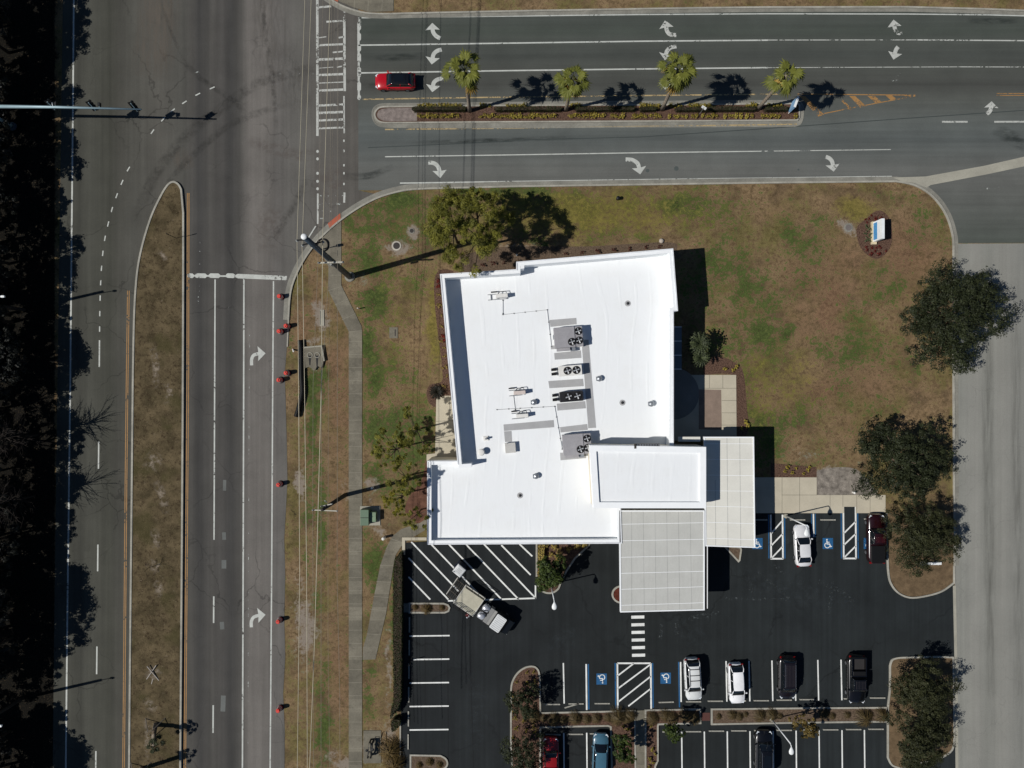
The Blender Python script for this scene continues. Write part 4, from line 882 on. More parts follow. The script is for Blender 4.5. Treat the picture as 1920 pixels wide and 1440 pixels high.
# ================================================================ VEHICLES
glass = car_paint('car_glass', (16, 20, 24), 0, .08)
tyre_m = simple('tyre_rubber', (22, 22, 22), .85)
rim_m = simple('alloy_rim', (140, 142, 146), .3, .5, .7)
trim_m = simple('black_trim', (20, 20, 21), .5)
lamp_m = simple('headlamp_lens', (206, 212, 216), .15, .6)
tail_m = simple('tail_lamp_red', (120, 16, 16), .25, .5)
chrome_m = simple('chrome_trim', (190, 192, 196), .2, .6, .9)
def prof(pts, x):
    for (a, u), (b, v) in zip(pts, pts[1:]):
        if a <= x <= b: t = (x - a) / (b - a + 1e-9); t = t * t * (3 - 2 * t); return u + (v - u) * t
    return pts[-1][1] if x > pts[-1][0] else pts[0][1]
def car(name, label, cat, px, py, rz, L, Wd, deck, cab, paint, roofmat=None, extras=(), group=None):
    """deck: (x along the car -1 rear..1 front, top height); cab: rear base x, rear roof x, front roof x, windscreen base x, roof height"""
    t = thing(name, label, cat, W(px, py, 0), rz, group)
    hl, hw = L / 2, Wd / 2
    xs = [-1, -.985, -.95, -.88, -.75, -.55, -.3, 0, .3, .5, .65, .78, .88, .95, .985, 1]
    rings = []
    for x in xs:
        k = abs(x); w = hw * (1 - .30 * max(0, (k - .80) / .20) ** 2.2 - .03 * k * k); z = prof(deck, x)
        if x > .8: w *= 1 - .06 * (x - .8) / .2
        zb = .24 + .10 * max(0, (k - .85) / .15); X = x * hl
        if k == 1: z = z * .82; w *= .96
        rings.append([(X, s * a * w, q) for s, lst in ((-1, [(.90, zb), (1.0, zb + .14), (1.0, z * .66), (.965, z - .10), (.86, z - .015)]), (1, [(.86, z - .015), (.965, z - .10), (1.0, z * .66), (1.0, zb + .14), (.90, zb)])) for a, q in lst])
        rings[-1].insert(5, (X, 0, z + .02))
    body = MB().loft([r[::-1] for r in rings]).build('body', paint, t, 40, world=False)
    rb, rr_, fr, fb, zr = cab
    zd = lambda x: prof(deck, x)
    wb, wt = hw * .86, hw * .70
    st = []
    nose = [(rb, zd(rb) - .02, wb * .93, wb * .93), ]
    seq = [(rb, 0), ((rb + rr_) / 2, .62), (rr_, .96), ((rr_ * 2 + fr) / 3, 1), ((rr_ + 2 * fr) / 3, 1), (fr, .97), ((fr + fb) / 2, .60), (fb, 0)]
    for x, f in seq:
        zb = zd(x) - .03; zt = zb + .035 + (zr - zb - .035) * f; X = x * hl
        edge = wb * (.93 if f == 0 else 1.0); top = edge + (wt - edge) * f
        st.append([(X, s * a, q) for s, lst in ((-1, [(edge, zb), (top, zb + (zt - zb) * .90), (top * .86, zt)]), (1, [(top * .86, zt), (top, zb + (zt - zb) * .90), (edge, zb)])) for a, q in lst])
        st[-1].insert(3, (X, 0, zt + .03 * f))
    MB().loft([r[::-1] for r in st]).build('greenhouse', glass, t, 40, world=False)
    # roof panel in the body colour, with pillars
    rp = MB(); n = 6; ringp = []
    x0, x1 = rr_ - .02, fr + .015
    ro = []
    for i in range(n + 1):
        f = i / n; x = x0 + (x1 - x0) * f; e = 1 - .08 * (2 * f - 1) ** 4; w = wt * .985 * e; X = x * hl; z = zr + .012 - .012 * (2 * f - 1) ** 2
        ro.append([(X, -w, z - .10), (X, -w * .97, z - .02), (X, -w * .6, z + .025), (X, 0, z + .042), (X, w * .6, z + .025), (X, w * .97, z - .02), (X, w, z - .10), (X, 0, z - .12)])
    rp.loft([r[::-1] for r in ro])
    roof = rp.build('roof', roofmat or paint, t, 50, world=False)
    for s in (-1, 1):
        for (xa, fa), (xb, fb_) in (((fb, 0), (fr, .97)), ((rb, 0), (rr_, .96))):
            zb0, zb1 = zd(xa) - .03, zd(xb) - .03
            MB().tube([(xa * hl, s * wb * .93, zb0 + .05), ((xa+xb)/2*hl, s*((wb + wt) / 2 + .012), zb0 + .05 + (zr - zb0) * .60), (xb * hl, s * (wt * .96), zr - .05)], .045, 6).build('pillar', paint, t, True, world=False)
        mx = (rr_ + fr) / 2 * hl
        MB().tube([(mx, s * (wb + .005), zd(0) + .0), (mx, s * (wt + .005), zr - .09)], .035, 6).build('pillar', paint, t, True, world=False)
    for x in (-.60, .62):
        for s in (-1, 1):
            wo = MB().tube([(x * hl, s * (hw - .24), .33), (x * hl, s * (hw + .012), .33)], .33, 18).build('wheel', tyre_m, t, world=False)
            MB().tube([(x * hl, s * (hw - .1), .33), (x * hl, s * (hw + .02), .33)], .2, 14).build('rim', rim_m, wo, world=False)
    for s in (-1, 1):
        zf, zz = zd(.93), zd(-.95)
        MB().box((.885 * hl, s * hw * .70, zf - .03), (.36, .30, .10), -s * .55, .12).build('headlight', lamp_m, t, world=False)
        MB().box((-.955 * hl, s * hw * .76, zz - .10), (.22, .28, .16), s * .35).build('taillight', tail_m, t, world=False)
        MB().rbox((fb * hl * .80, s * (hw + .08), zd(fb) + .05), (.16, .22, .14), .05).build('mirror', paint, t, world=False)
        MB().box((.05 * hl, s * (hw * 1.0), zd(0) - .22), (.18, .03, .04)).build('door_handle', trim_m, t, world=False)
    MB().box((hl * .985, 0, .46), (.10, Wd * .5, .16)).build('grille', trim_m, t, world=False)
    mb = MB()
    for s in (-.25, .2): mb.tube([(fb * hl * .99, s - .28, zd(fb) + .03), (fb * hl * .93, s + .25, zd(fb) + .09)], .012, 5)
    mb.build('wiper', trim_m, t, world=False)
    mb = MB()
    for s in (-1, 1): mb.ribbon([(fb * hl + .05, s * hw * .62), (.9 * hl, s * hw * .52)], .018, 0)
    for k, v in enumerate(mb.v): mb.v[k] = (v[0], v[1], zd(v[0] / hl) + .012)
    mb.build('hood_crease', trim_m if paint not in () else paint, t, world=False)
    if 'rack' in extras or 'rails' in extras:
        for s in (-1, 1): MB().tube([(rr_ * hl + .1, s * wt * .86, zr + .03), (rr_ * hl + .2, s * wt * .86, zr + .09), (fr * hl - .25, s * wt * .86, zr + .09), (fr * hl - .1, s * wt * .86, zr + .03)], .025, 6).build('roof_rail', trim_m if 'rack' in extras else chrome_m, t, world=False)
    if 'rack' in extras:
        for f in (.12, .42, .68): MB().box(((rr_ + (fr - rr_) * f) * hl, 0, zr + .10), (.06, wt * 1.75, .03)).build('crossbar', trim_m, t, world=False)
    if 'ribs' in extras:
        mb = MB()
        for k in range(-3, 4): mb.box(((rr_ + fr) / 2 * hl, k * wt * .24, zr + .04 - .004 * abs(k)), ((fr - rr_) * hl * .85, .03, .03))
        mb.build('roof_rib', simple('dull_roof_rib', (52, 48, 50), .45), t, world=False)
    if 'redribs' in extras:
        mb = MB()
        for k in range(-3, 4): mb.box(((rr_ + fr) / 2 * hl - .1, k * wt * .22, zr + .042 - .004 * abs(k)), ((fr - rr_) * hl * .6, .035, .03))
        mb.build('roof_rib', simple('red_roof_rib', (74, 20, 24), .3), t, world=False)
    if 'sunroof' in extras:
        MB().rbox(((rr_ + fr) / 2 * hl + .15, 0, zr + .045), ((fr - rr_) * hl * .55, wt * 1.2, .02), .1).build('sunroof', glass, t, world=False)
    if 'bed' in extras or 'tonneau' in extras:
        zb = zd(-.7); a, b = -.95 * hl, (rb - .04) * hl; ww = hw * .80
        if 'tonneau' in extras:
            MB().rbox(((a + b) / 2, 0, zb + .09), (b - a, ww * 2, .14), .06).build('bed_cover', simple('black_vinyl_cover', (15, 15, 16), .55), t, world=False)
        else:
            MB().box(((a + b) / 2, 0, zb + .02), (b - a, ww * 2, .02)).build('bed_floor', simple('bed_liner', (44, 42, 42), .8), t, world=False)
            MB().wall([(a, -ww), (b, -ww), (b, ww), (a, ww)], .12, zb - .05, zb + .42, True).build('bed_wall', paint, t, world=False)
            MB().rbox((b - .35, 0, zb + .28), (.5, ww * 1.8, .38), .05).build('toolbox', trim_m, t, world=False)
    return t
SEDAN = [(-1, .88), (-.9, 1.02), (-.5, 1.0), (0, .98), (.4, .97), (.75, .90), (1, .70)]
SUVD = [(-1, .98), (-.9, 1.10), (-.4, 1.08), (.2, 1.06), (.5, 1.05), (.8, .98), (1, .78)]
TRUCK = [(-1, 1.10), (-.9, 1.14), (-.2, 1.16), (.3, 1.16), (.55, 1.14), (.85, 1.08), (1, .86)]
up, down, left = PI / 2, -PI / 2, PI
white1 = car_paint('pearl_white_paint', (206, 206, 206)); white2 = car_paint('bright_white_paint', (230, 230, 230)); white3 = car_paint('soft_white_paint', (206, 208, 206))
blackp = car_paint('black_car_paint', (12, 12, 14)); darkp = car_paint('dark_plum_paint', (22, 17, 20)); redp = car_paint('red_car_paint', (168, 12, 24)); marp = car_paint('maroon_paint', (32, 8, 11)); bluep = car_paint('steel_blue_paint', (64, 100, 118)); redt = car_paint('deep_red_paint', (130, 20, 22))
car('red_hatchback', 'red compact SUV with a black roof waiting at the road stop line', 'car', 743, 158, left, 4.75, 1.86, SUVD, (-.93, -.70, .12, .42, 1.60), redp, blackp, ('sunroof',))
car('white_sedan', 'white sedan nosed up to the walk in an accessible stall under a lamp', 'car', 1500, 1020, up + .05, 4.95, 1.85, SEDAN, (-.80, -.48, .10, .40, 1.45), white1)
car('pickup_truck', 'maroon pickup truck with a black bed cover, half under the tree', 'pickup truck', 1636, 1007, up, 5.8, 2.0, TRUCK, (-.22, -.12, .26, .46, 1.82), marp, None, ('redribs', 'tonneau'))
car('white_suv', 'white SUV with black roof rails and crossbars beside the accessible stall', 'car', 1296, 1268, down + .06, 4.95, 1.92, SUVD, (-.97, -.74, .22, .56, 1.72), white3, None, ('rack',))
car('white_crossover', 'white crossover with a plain roof parked right of the roof rack SUV', 'car', 1377, 1276, down + .05, 4.75, 1.82, SUVD, (-.96, -.68, .20, .54, 1.62), white2)
car('minivan', 'dark plum minivan with a ribbed roof parked among the white stalls', 'car', 1471, 1265, down, 5.1, 1.98, SUVD, (-.98, -.80, .34, .66, 1.76), darkp, None, ('ribs', 'rails'))
car('pickup_truck', 'black pickup truck with open bed parked left of the tree island', 'pickup truck', 1599, 1268, down, 5.75, 2.02, TRUCK, (-.18, -.10, .28, .48, 1.86), blackp, None, ('bed', 'ribs'))
car('pickup_truck', 'bright red pickup truck in the bottom row under tree shade', 'pickup truck', 1032, 1418, up, 5.4, 1.9, TRUCK, (-.20, -.10, .28, .48, 1.78), redt, None, ('bed',))
car('blue_crossover', 'steel blue crossover parked in the bottom row beside a small tree', 'car', 1124, 1406, up - .04, 4.75, 1.86, SUVD, (-.96, -.70, .20, .52, 1.62), bluep)
car('black_suv', 'large black SUV parked in the bottom row near the lamp', 'car', 1428, 1404, up, 5.2, 2.02, SUVD, (-.97, -.76, .24, .54, 1.86), blackp, None, ('rails', 'sunroof'))

# ---- service truck and portable toilet
cart_white = simple('ribbed_roof_white', (208, 210, 208), .45, .3, 0, .05)
beige = simple('truck_deck_beige', (172, 168, 150), .8, .2, 0, .10, 1.5, 8)
st_ = thing('service_truck', 'flatbed service truck with a ribbed white cab roof, silver tanks and railed beige deck', 'truck', W(881, 1121, 0), math.radians(-34.5))
MB().rbox((1.6, 0, .55), (6.4, .9, .3), .05).build('chassis', trim_m, st_, world=False)
MB().box((0, 0, .96), (2.66, 2.5, .10)).build('deck', beige, st_, world=False)
MB().wall([(-1.36, -1.27), (1.36, -1.27), (1.36, 1.27), (-1.36, 1.27)], .09, .84, 1.05, True).build('deck_frame', simple('pale_steel_frame', (178, 176, 168), .5), st_, world=False)
for s in (-1, 1):
    mb = MB(); y = s * 1.24; o_ = .18 if s < 0 else .05; hh = 2.0
    for z in (1.35, 1.68, hh): mb.tube([(-1.3, y + s * o_ * (z - 1) , z), (1.25, y + s * o_ * (z - 1), z)], .035, 6)
    for x in (-1.3, -.45, .45, 1.25): mb.tube([(x, y, .96), (x, y + s * o_, hh)], .035, 6)
    mb.build('side_rail', trim_m, st_, world=False)
mb = MB()
for y in (-1.1, -.4, .4, 1.1): mb.tube([(-1.4, y, .9), (-2.55, y, .55)], .04, 6)
for k in range(5): mb.tube([(-1.55 - k * .24, -1.1, .86 - k * .075), (-1.55 - k * .24, 1.1, .86 - k * .075)], .02, 6)
mb.build('tail_lift', simple('bronze_grating', (70, 64, 54), .6), st_, world=False)
MB().tube([(-2.62, -1.05, .6), (-2.62, 1.35, .62)], .055, 6).build('lift_bar', _mats['pale_steel_frame'], st_, world=False)
alu = simple('bright_aluminium', (206, 208, 212), .22, .6, .5)
for y in (-.52, .52): MB().tube([(1.72, y, 1.3), (1.78, y, 1.32), (2.42, y, 1.32), (2.48, y, 1.3)], [.30, .46, .46, .30], 14).build('tank', alu, st_, True, world=False)
for y0 in (-.15, .25): MB().tube([(1.75, y0 - .3, 1.75), (2.0, y0, 1.86), (2.35, y0 + .25, 1.78), (2.6, y0 - .1, 1.6)], .045, 6).build('hose', trim_m, st_, world=False)
MB().rbox((2.82, 0, 1.15), (.5, 1.9, .9), .04).build('pump_box', simple('pump_box_grey', (128, 128, 126), .6), st_, world=False)
MB().rbox((3.25, 0, 1.52), (.34, 1.9, .14), .03).build('tool_tray', simple('grey_tool_tray', (142, 142, 138), .6), st_, world=False)
cabm = simple('dark_truck_cab', (24, 26, 28), .35, .5)
rings = []
for x, w, z0, z1 in ((3.42, .98, .5, 1.95), (4.75, .98, .5, 1.95), (5.0, .98, .5, 1.5), (5.25, .97, .5, 1.30), (5.75, .94, .5, 1.12), (5.9, .84, .55, .98)):
    rings.append([(x, -w, z0), (x, -w, z1 * .72), (x, -w * .9, z1 - .03), (x, -w * .6, z1), (x, w * .6, z1), (x, w * .9, z1 - .03), (x, w, z1 * .72), (x, w, z0)][::-1])
MB().loft(rings).build('cab', cabm, st_, 40, world=False)
MB().add([(4.80, -.78, 1.90), (4.80, .78, 1.90), (5.2, .84, 1.36), (5.2, -.84, 1.36)], [(0, 3, 2, 1)]).build('windscreen', glass, st_, world=False)
ro = MB().rbox((4.14, 0, 2.0), (1.28, 1.86, .10), .10).build('roof', cart_white, st_, world=False)
mb = MB()
for k in range(8): mb.box((4.14, -.78 + k * .222, 2.062), (1.08, .07, .03))
mb.build('roof_rib', simple('roof_rib_shade', (186, 188, 188), .5), ro, world=False)
for s in (-1, 1):
    MB().rbox((4.95, s * 1.12, 1.45), (.12, .22, .3), .04).build('mirror', trim_m, st_, world=False)
    MB().box((5.84, s * .68, .85), (.12, .28, .14)).build('headlight', lamp_m, st_, world=False)
    for x in (4.7, -.5):
        w = MB().tube([(x, s * .80, .4), (x, s * 1.02, .4)], .40, 18).build('wheel', tyre_m, st_, world=False); MB().tube([(x, s * .85, .4), (x, s * 1.04, .4)], .2, 12).build('rim', rim_m, w, world=False)
pt = thing('portable_toilet', 'portable toilet with a square white ribbed roof behind the service truck', 'portable toilet', W(861, 1070, 2.0) * Vector((1, 1, 0)) if False else Vector((*W2(861, 1070, 2.1), 0)), math.radians(-40))
MB().rbox((0, 0, 1.02), (1.06, 1.06, 2.0), .06).build('cabin', simple('navy_plastic_wall', (26, 36, 58), .5), pt, world=False)
ro = MB().lathe((0, 0, 2.02), [(.81, 0), (.83, .06), (.74, .16), (.40, .2)], 4)
ca, sa = math.cos(PI / 4), math.sin(PI / 4); ro.v = [(x * ca - y * sa, x * sa + y * ca, z) for x, y, z in ro.v]
ro = ro.build('roof', cart_white, pt, world=False)
mb = MB()
for k in range(5): mb.box((0, -.40 + k * .2, 2.205), (.9, .06, .03))
mb.build('roof_rib', _mats['roof_rib_shade'], ro, world=False)
dr = MB().box((.545, 0, 1.0), (.04, .72, 1.75)).build('door', simple('navy_plastic_door', (34, 48, 76), .5), pt, world=False)
MB().box((.575, .28, 1.05), (.03, .06, .16)).build('handle', trim_m, dr, world=False)
MB().cyl((-.42, -.42, 2.1), .05, .25, 8).build('vent_pipe', trim_m, pt, world=False)
gn = thing('fuel_can', 'dark red fuel can with pale caps standing beside the truck rails', 'fuel can', W(877, 1152, 0), .4)
MB().rbox((0, 0, .24), (.42, .5, .48), .1).build('body', simple('dark_red_plastic', (112, 18, 20), .4), gn, world=False)
for x, y in ((-.12, -.14), (.12, -.1)): MB().cyl((x, y, .48), .09, .08, 10).build('cap', lamp_m, gn, world=False)
MB().tube([(-.15, .18, .48), (-.1, .18, .6), (.1, .18, .6), (.15, .18, .48)], .03, 6).build('handle', simple('pale_pink_plastic', (180, 150, 148), .5), gn, world=False)
# ================================================================ VEGETATION
rs = np.random.RandomState(11)
def leaf_mesh(name, mat, cen, nor, size, aspect, tone, seed, curl=0.0):
    """a mesh of leaf sized quads: centres, normals, size per leaf, one tone per leaf"""
    r = np.random.RandomState(seed); N = len(cen)
    nor = nor / (np.linalg.norm(nor, axis=1, keepdims=True) + 1e-9)
    h = r.normal(size=(N, 3)); t = np.cross(nor, h); t /= (np.linalg.norm(t, axis=1, keepdims=True) + 1e-9); b = np.cross(nor, t)
    sz = (np.ones(N) * size) * r.uniform(.65, 1.35, N); a = sz[:, None] * .5; w = a * aspect
    v = np.stack([cen - t * a, cen + b * w - nor * a * curl, cen + t * a, cen - b * w - nor * a * curl], 1).reshape(-1, 3)
    me = bpy.data.meshes.new(name); me.vertices.add(4 * N); me.vertices.foreach_set('co', v.astype(np.float32).ravel())
    me.loops.add(4 * N); me.loops.foreach_set('vertex_index', np.arange(4 * N, dtype=np.int32))
    me.polygons.add(N); me.polygons.foreach_set('loop_start', (np.arange(N) * 4).astype(np.int32)); me.update(calc_edges=True)
    at = me.attributes.new('tone', 'FLOAT', 'POINT'); at.data.foreach_set('value', np.repeat(tone, 4).astype(np.float32))
    me.materials.append(mat); return me
def crown(name, mat, blobs, n, size, aspect=.6, clump=.30, seed=1, per=26, shell=(.45, 1.0)):
    """foliage: tufts of leaves scattered through overlapping lobes, each tuft with a tone of its own"""
    r = np.random.RandomState(seed); B = np.array(blobs); wgt = B[:, 3] ** 2; wgt = wgt / wgt.sum()
    nt = max(8, n // per); k = r.choice(len(B), nt, p=wgt); d = r.normal(size=(nt, 3)); d /= np.linalg.norm(d, axis=1, keepdims=True)
    low = d[:, 2] < -.35; d[low, 2] *= -.6
    rad = B[k, 3] * r.uniform(shell[0], shell[1], nt) ** .7
    tc = B[k, :3] + d * rad[:, None]; tone = r.uniform(0, 1, nt)
    idx = np.repeat(np.arange(nt), per); m = len(idx)
    sg = (np.minimum(B[k, 3], 1.9) * clump * r.uniform(.6, 1.25, nt))[idx]
    o = r.normal(size=(m, 3)); o /= np.linalg.norm(o, axis=1, keepdims=True); o *= r.uniform(0, 1, (m, 1)) ** .45
    c = tc[idx] + o * sg[:, None] * np.array([1, 1, .7])
    nn = d[idx] * .5 + o * .7 + r.normal(size=(m, 3)) * .4 + np.array([0, 0, .35])
    return leaf_mesh(name, mat, c, nn, size, aspect, np.clip(tone[idx] + r.normal(size=m) * .12, 0, 1), seed + 7)
bark = simple('grey_brown_bark', (96, 84, 72), .95, .1, 0, .25, 2, 9, .5)
dark_bark = simple('dark_bark', (62, 52, 44), .95, .1, 0, .25, 2, 9, .5)
def link_mesh(name, me, parent):
    o = bpy.data.objects.new(name, me); COL.objects.link(o); o.parent = parent; return o
def tree(label, px, py, h, R, mat, seed, n=6500, leaf=.30, aspect=.6, base=.30, lobes=9, group=None, name='tree', tr=.18, clump=.32, lean=(0, 0), shell=(.45, 1.0), barkm=None, per=26, sp=(.30, .42), bs=(.34, .50), z0=0.0):
    r = random.Random(seed); t = thing(name, label, 'tree', W(px, py, z0), 0, group)
    top = Vector((lean[0], lean[1], h * .62)); blobs = []
    for i in range(lobes):
        a = 2.399 * i + r.uniform(-.5, .5); q = R * (sp[0] + sp[1] * r.random()) if i else 0
        br = R * r.uniform(*bs); blobs.append((lean[0] + q * math.cos(a), lean[1] + q * math.sin(a), max(h * base + br * .6, h * (1 - .42 * q / R) - br * (.7 + .3 * r.random())), br))
    link_mesh('crown', crown('crown', mat, blobs, n, leaf, aspect, clump, seed, per, shell), t)
    mb = MB(); mb.tube([(0, 0, 0), (lean[0] * .4, lean[1] * .4, h * .3), (lean[0] * .8, lean[1] * .8, h * .55), tuple(top)], [tr, tr * .8, tr * .6, tr * .35], 8)
    trunk = mb.build('trunk', barkm or bark, t, True, world=False)
    for b in blobs[:9]:
        s = r.uniform(.25, .5); p0 = Vector((lean[0] * s, lean[1] * s, h * s)); p1 = Vector(b[:3])
        MB().tube([p0, p0.lerp(p1, .5) + Vector((0, 0, .25)), p1 + Vector((0, 0, b[3] * .5))], [tr * .5, tr * .3, tr * .1], 6).build('limb', barkm or bark, trunk, True, world=False)
    return t
OAK = leaf_mat('live_oak_leaves', (26, 32, 18), (60, 66, 40), .3)
OAKG = leaf_mat('olive_oak_leaves', (30, 35, 18), (70, 72, 44), .3)
PINE = leaf_mat('pine_needles', (58, 64, 22), (146, 142, 58), .3)
PINEY = leaf_mat('yellow_pine_needles', (78, 80, 18), (150, 140, 50), .25)
DGREEN = leaf_mat('glossy_dark_leaves', (20, 34, 12), (74, 88, 34), .2)
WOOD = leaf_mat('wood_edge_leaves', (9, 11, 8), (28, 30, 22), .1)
YEL = leaf_mat('gold_shrub_leaves', (92, 82, 22), (176, 160, 72), .2)
YEL2 = leaf_mat('variegated_leaves', (104, 88, 34), (190, 170, 96), .2)
REDL = leaf_mat('red_shrub_leaves', (58, 18, 14), (140, 44, 36), .2)
HEDGE = leaf_mat('hedge_leaves', (14, 22, 6), (54, 60, 24), .1)
STRAW = leaf_mat('straw_grass_blades', (48, 40, 24), (108, 92, 58), .2)
# live oaks east of the lawn
OG = 'live oaks beside the driveway'
OK = dict(clump=.28, shell=(.3, 1.0), per=54, sp=(.16, .58), bs=(.24, .40))
tree('largest dark live oak, alone at the lawn edge by the driveway', 1752, 602, 7.0, 7.0, OAK, 3, 40000, .20, .5, .20, 20, OG, 'oak_tree', .26, **OK)
tree('dark live oak above the gravel patch at the end of the walk', 1662, 858, 6.4, 6.1, OAK, 4, 32000, .20, .5, .20, 18, OG, 'oak_tree', .24, **OK)
tree('small olive live oak just above the round ended island beside the maroon pickup', 1702, 990, 5.4, 5.1, OAKG, 5, 25000, .19, .45, .20, 16, OG, 'oak_tree', .2, **OK)
tree('olive live oak, upper of two on the bottom right island', 1696, 1272, 5.6, 4.7, OAKG, 6, 23000, .19, .45, .20, 16, OG, 'oak_tree', .2, **OK)
tree('olive live oak, lower of two on the bottom right island', 1688, 1366, 5.4, 4.8, OAKG, 8, 23000, .19, .45, .20, 16, OG, 'oak_tree', .2, **OK)
# pines
PG = 'pines round the building'
PK = dict(sp=(.22, .74), bs=(.14, .26), shell=(.2, 1.0), per=46)
PW = dict(sp=(.25, .75), bs=(.14, .24), shell=(.2, 1.0), per=40)
tree('broad yellow green pine, left of the pair north of the building', 858, 455, 11.6, 5.0, PINE, 21, 12500, .40, .14, .42, 22, PG, 'pine_tree', .17, .42, **PK)
tree('broad yellow green pine, right of the pair north of the building', 902, 462, 11.8, 4.6, PINE, 22, 12500, .40, .14, .42, 22, PG, 'pine_tree', .17, .42, **PK)
tree('small pine shoot between the road kerb and the pair of pines', 898, 432, 9.0, 2.6, PINE, 27, 4200, .36, .16, .45, 10, PG, 'pine_tree', .12, .30, (0, 1.6), **PW)
tree('thin green pine beside the west patio', 790, 803, 8.4, 2.7, PINE, 23, 4730, .36, .15, .40, 13, PG, 'pine_tree', .12, .30, **PW)
tree('thin green pine left of the pines by the west patio', 752, 838, 8.2, 2.9, PINE, 24, 4730, .36, .15, .40, 13, PG, 'pine_tree', .12, .30, **PW)
tree('thin green pine in the red mulch above the green cabinet', 772, 890, 8.0, 2.3, PINE, 25, 3960, .36, .15, .42, 13, PG, 'pine_tree', .12, .30, **PW)
tree('bright yellow pine beside the green utility cabinet', 762, 924, 7.6, 2.0, PINEY, 26, 4620, .34, .15, .40, 13, PG, 'pine_tree', .11, .30, **PW)
tree('low thin pine leaning over the path near the building corner', 790, 955, 6.4, 1.9, PINE, 28, 2600, .34, .15, .45, 11, PG, 'pine_tree', .09, .30, **PW)
# small lot trees
LG = 'young trees in the parking lot beds'
tree('dense dark green tree in the bed under the building edge', 1029, 1056, 4.8, 2.4, DGREEN, 31, 7600, .22, .6, .25, 8, LG, 'young_tree', .1, .24)
tree('slim green tree hanging over the bottom stalls', 1252, 1346, 4.6, 1.45, DGREEN, 32, 2300, .22, .6, .40, 6, LG, 'young_tree', .06, .24)
tree('round dark green tree beside the narrow path at the bottom', 1165, 1383, 4.2, 1.75, DGREEN, 33, 4300, .22, .6, .28, 8, LG, 'young_tree', .09, .24)
tree('sparse golden tree leaning over the long planted strip', 1492, 1342, 4.4, 1.8, leaf_mat('gold_green_leaves', (62, 52, 20), (124, 106, 56), .2), 34, 2400, .22, .5, .35, 7, LG, 'young_tree', .07, .26)
tree('dark olive tree, upper of two in the tall left island', 983, 1293, 4.4, 2.3, OAK, 35, 4600, .20, .5, .28, 8, LG, 'young_tree', .08, .28)
tree('dark olive tree, lower of two in the tall left island', 986, 1386, 5.6, 2.9, OAK, 36, 5600, .20, .5, .28, 8, LG, 'young_tree', .08, .28)
# the wood on the west side: each tree its own object, four crowns shared among them
wood_src = []
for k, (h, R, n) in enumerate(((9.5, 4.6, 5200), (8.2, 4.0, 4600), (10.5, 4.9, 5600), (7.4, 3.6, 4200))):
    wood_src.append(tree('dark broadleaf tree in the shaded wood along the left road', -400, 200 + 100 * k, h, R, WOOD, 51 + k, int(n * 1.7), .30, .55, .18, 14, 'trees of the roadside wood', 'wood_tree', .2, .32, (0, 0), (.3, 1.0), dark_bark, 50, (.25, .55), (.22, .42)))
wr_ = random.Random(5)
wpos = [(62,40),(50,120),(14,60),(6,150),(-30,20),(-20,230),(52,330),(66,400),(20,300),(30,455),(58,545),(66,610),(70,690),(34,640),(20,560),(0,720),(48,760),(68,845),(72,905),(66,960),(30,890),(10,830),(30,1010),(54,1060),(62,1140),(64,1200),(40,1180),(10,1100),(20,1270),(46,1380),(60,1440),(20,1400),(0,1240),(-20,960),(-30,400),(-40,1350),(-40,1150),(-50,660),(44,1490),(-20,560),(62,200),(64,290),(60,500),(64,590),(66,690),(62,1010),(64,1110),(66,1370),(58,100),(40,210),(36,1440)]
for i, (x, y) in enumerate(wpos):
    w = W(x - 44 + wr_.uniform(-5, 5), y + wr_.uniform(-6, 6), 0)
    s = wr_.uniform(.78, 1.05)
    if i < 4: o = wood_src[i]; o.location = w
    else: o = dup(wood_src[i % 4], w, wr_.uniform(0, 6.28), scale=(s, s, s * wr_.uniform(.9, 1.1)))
dead = NT('bare_twig_bark'); dead.base(dead.vary(lin((44, 38, 33)), .15), .9)
def bare_tree(label, px, py, h, R, seed, n, group, r0=.12, mat=None):
    r = random.Random(seed); t = thing('bare_tree', label, 'tree', W(px, py, 0), 0, group)
    MB().tube([(0, 0, 0), (0, .1, h * .4), (.1, 0, h)], [r0, r0 * .7, r0 * .15], 7).build('trunk', mat or dead.m, t, True, world=False)
    mb = MB()
    for i in range(n):
        a = r.uniform(0, 6.28); z = h * r.uniform(.25, .85); l = R * r.uniform(.4, 1); p = Vector((0, 0, z)); e = p + Vector((math.cos(a) * l, math.sin(a) * l, l * r.uniform(.2, .8)))
        mb.tube([p, p.lerp(e, .5) + Vector((0, 0, .12)), e], [r0 * .35, r0 * .22, .012], 5)
        for j in range(3):
            f = r.uniform(.4, .95); q = p.lerp(e, f); b = a + r.uniform(-.9, .9); m = l * .42; mb.tube([q, q + Vector((math.cos(b) * m, math.sin(b) * m, m * .5))], [r0 * .16, .01], 4)
    mb.build('branches', mat or dead.m, t, True, world=False); return t
bare_tree('bare leafless tree at the edge of the wood casting feathery shade on the road', 72, 816, 8.5, 2.9, 71, 90, 'bare trees', .14)
bare_tree('bare leafless tree behind the feathery one at the wood edge', 66, 930, 8.0, 2.8, 72, 80, 'bare trees', .14)
bare_tree('dead sapling with a few dark twigs on the grass median', 287, 1062, 2.2, 1.1, 73, 5, 'bare trees', .04, dark_bark)

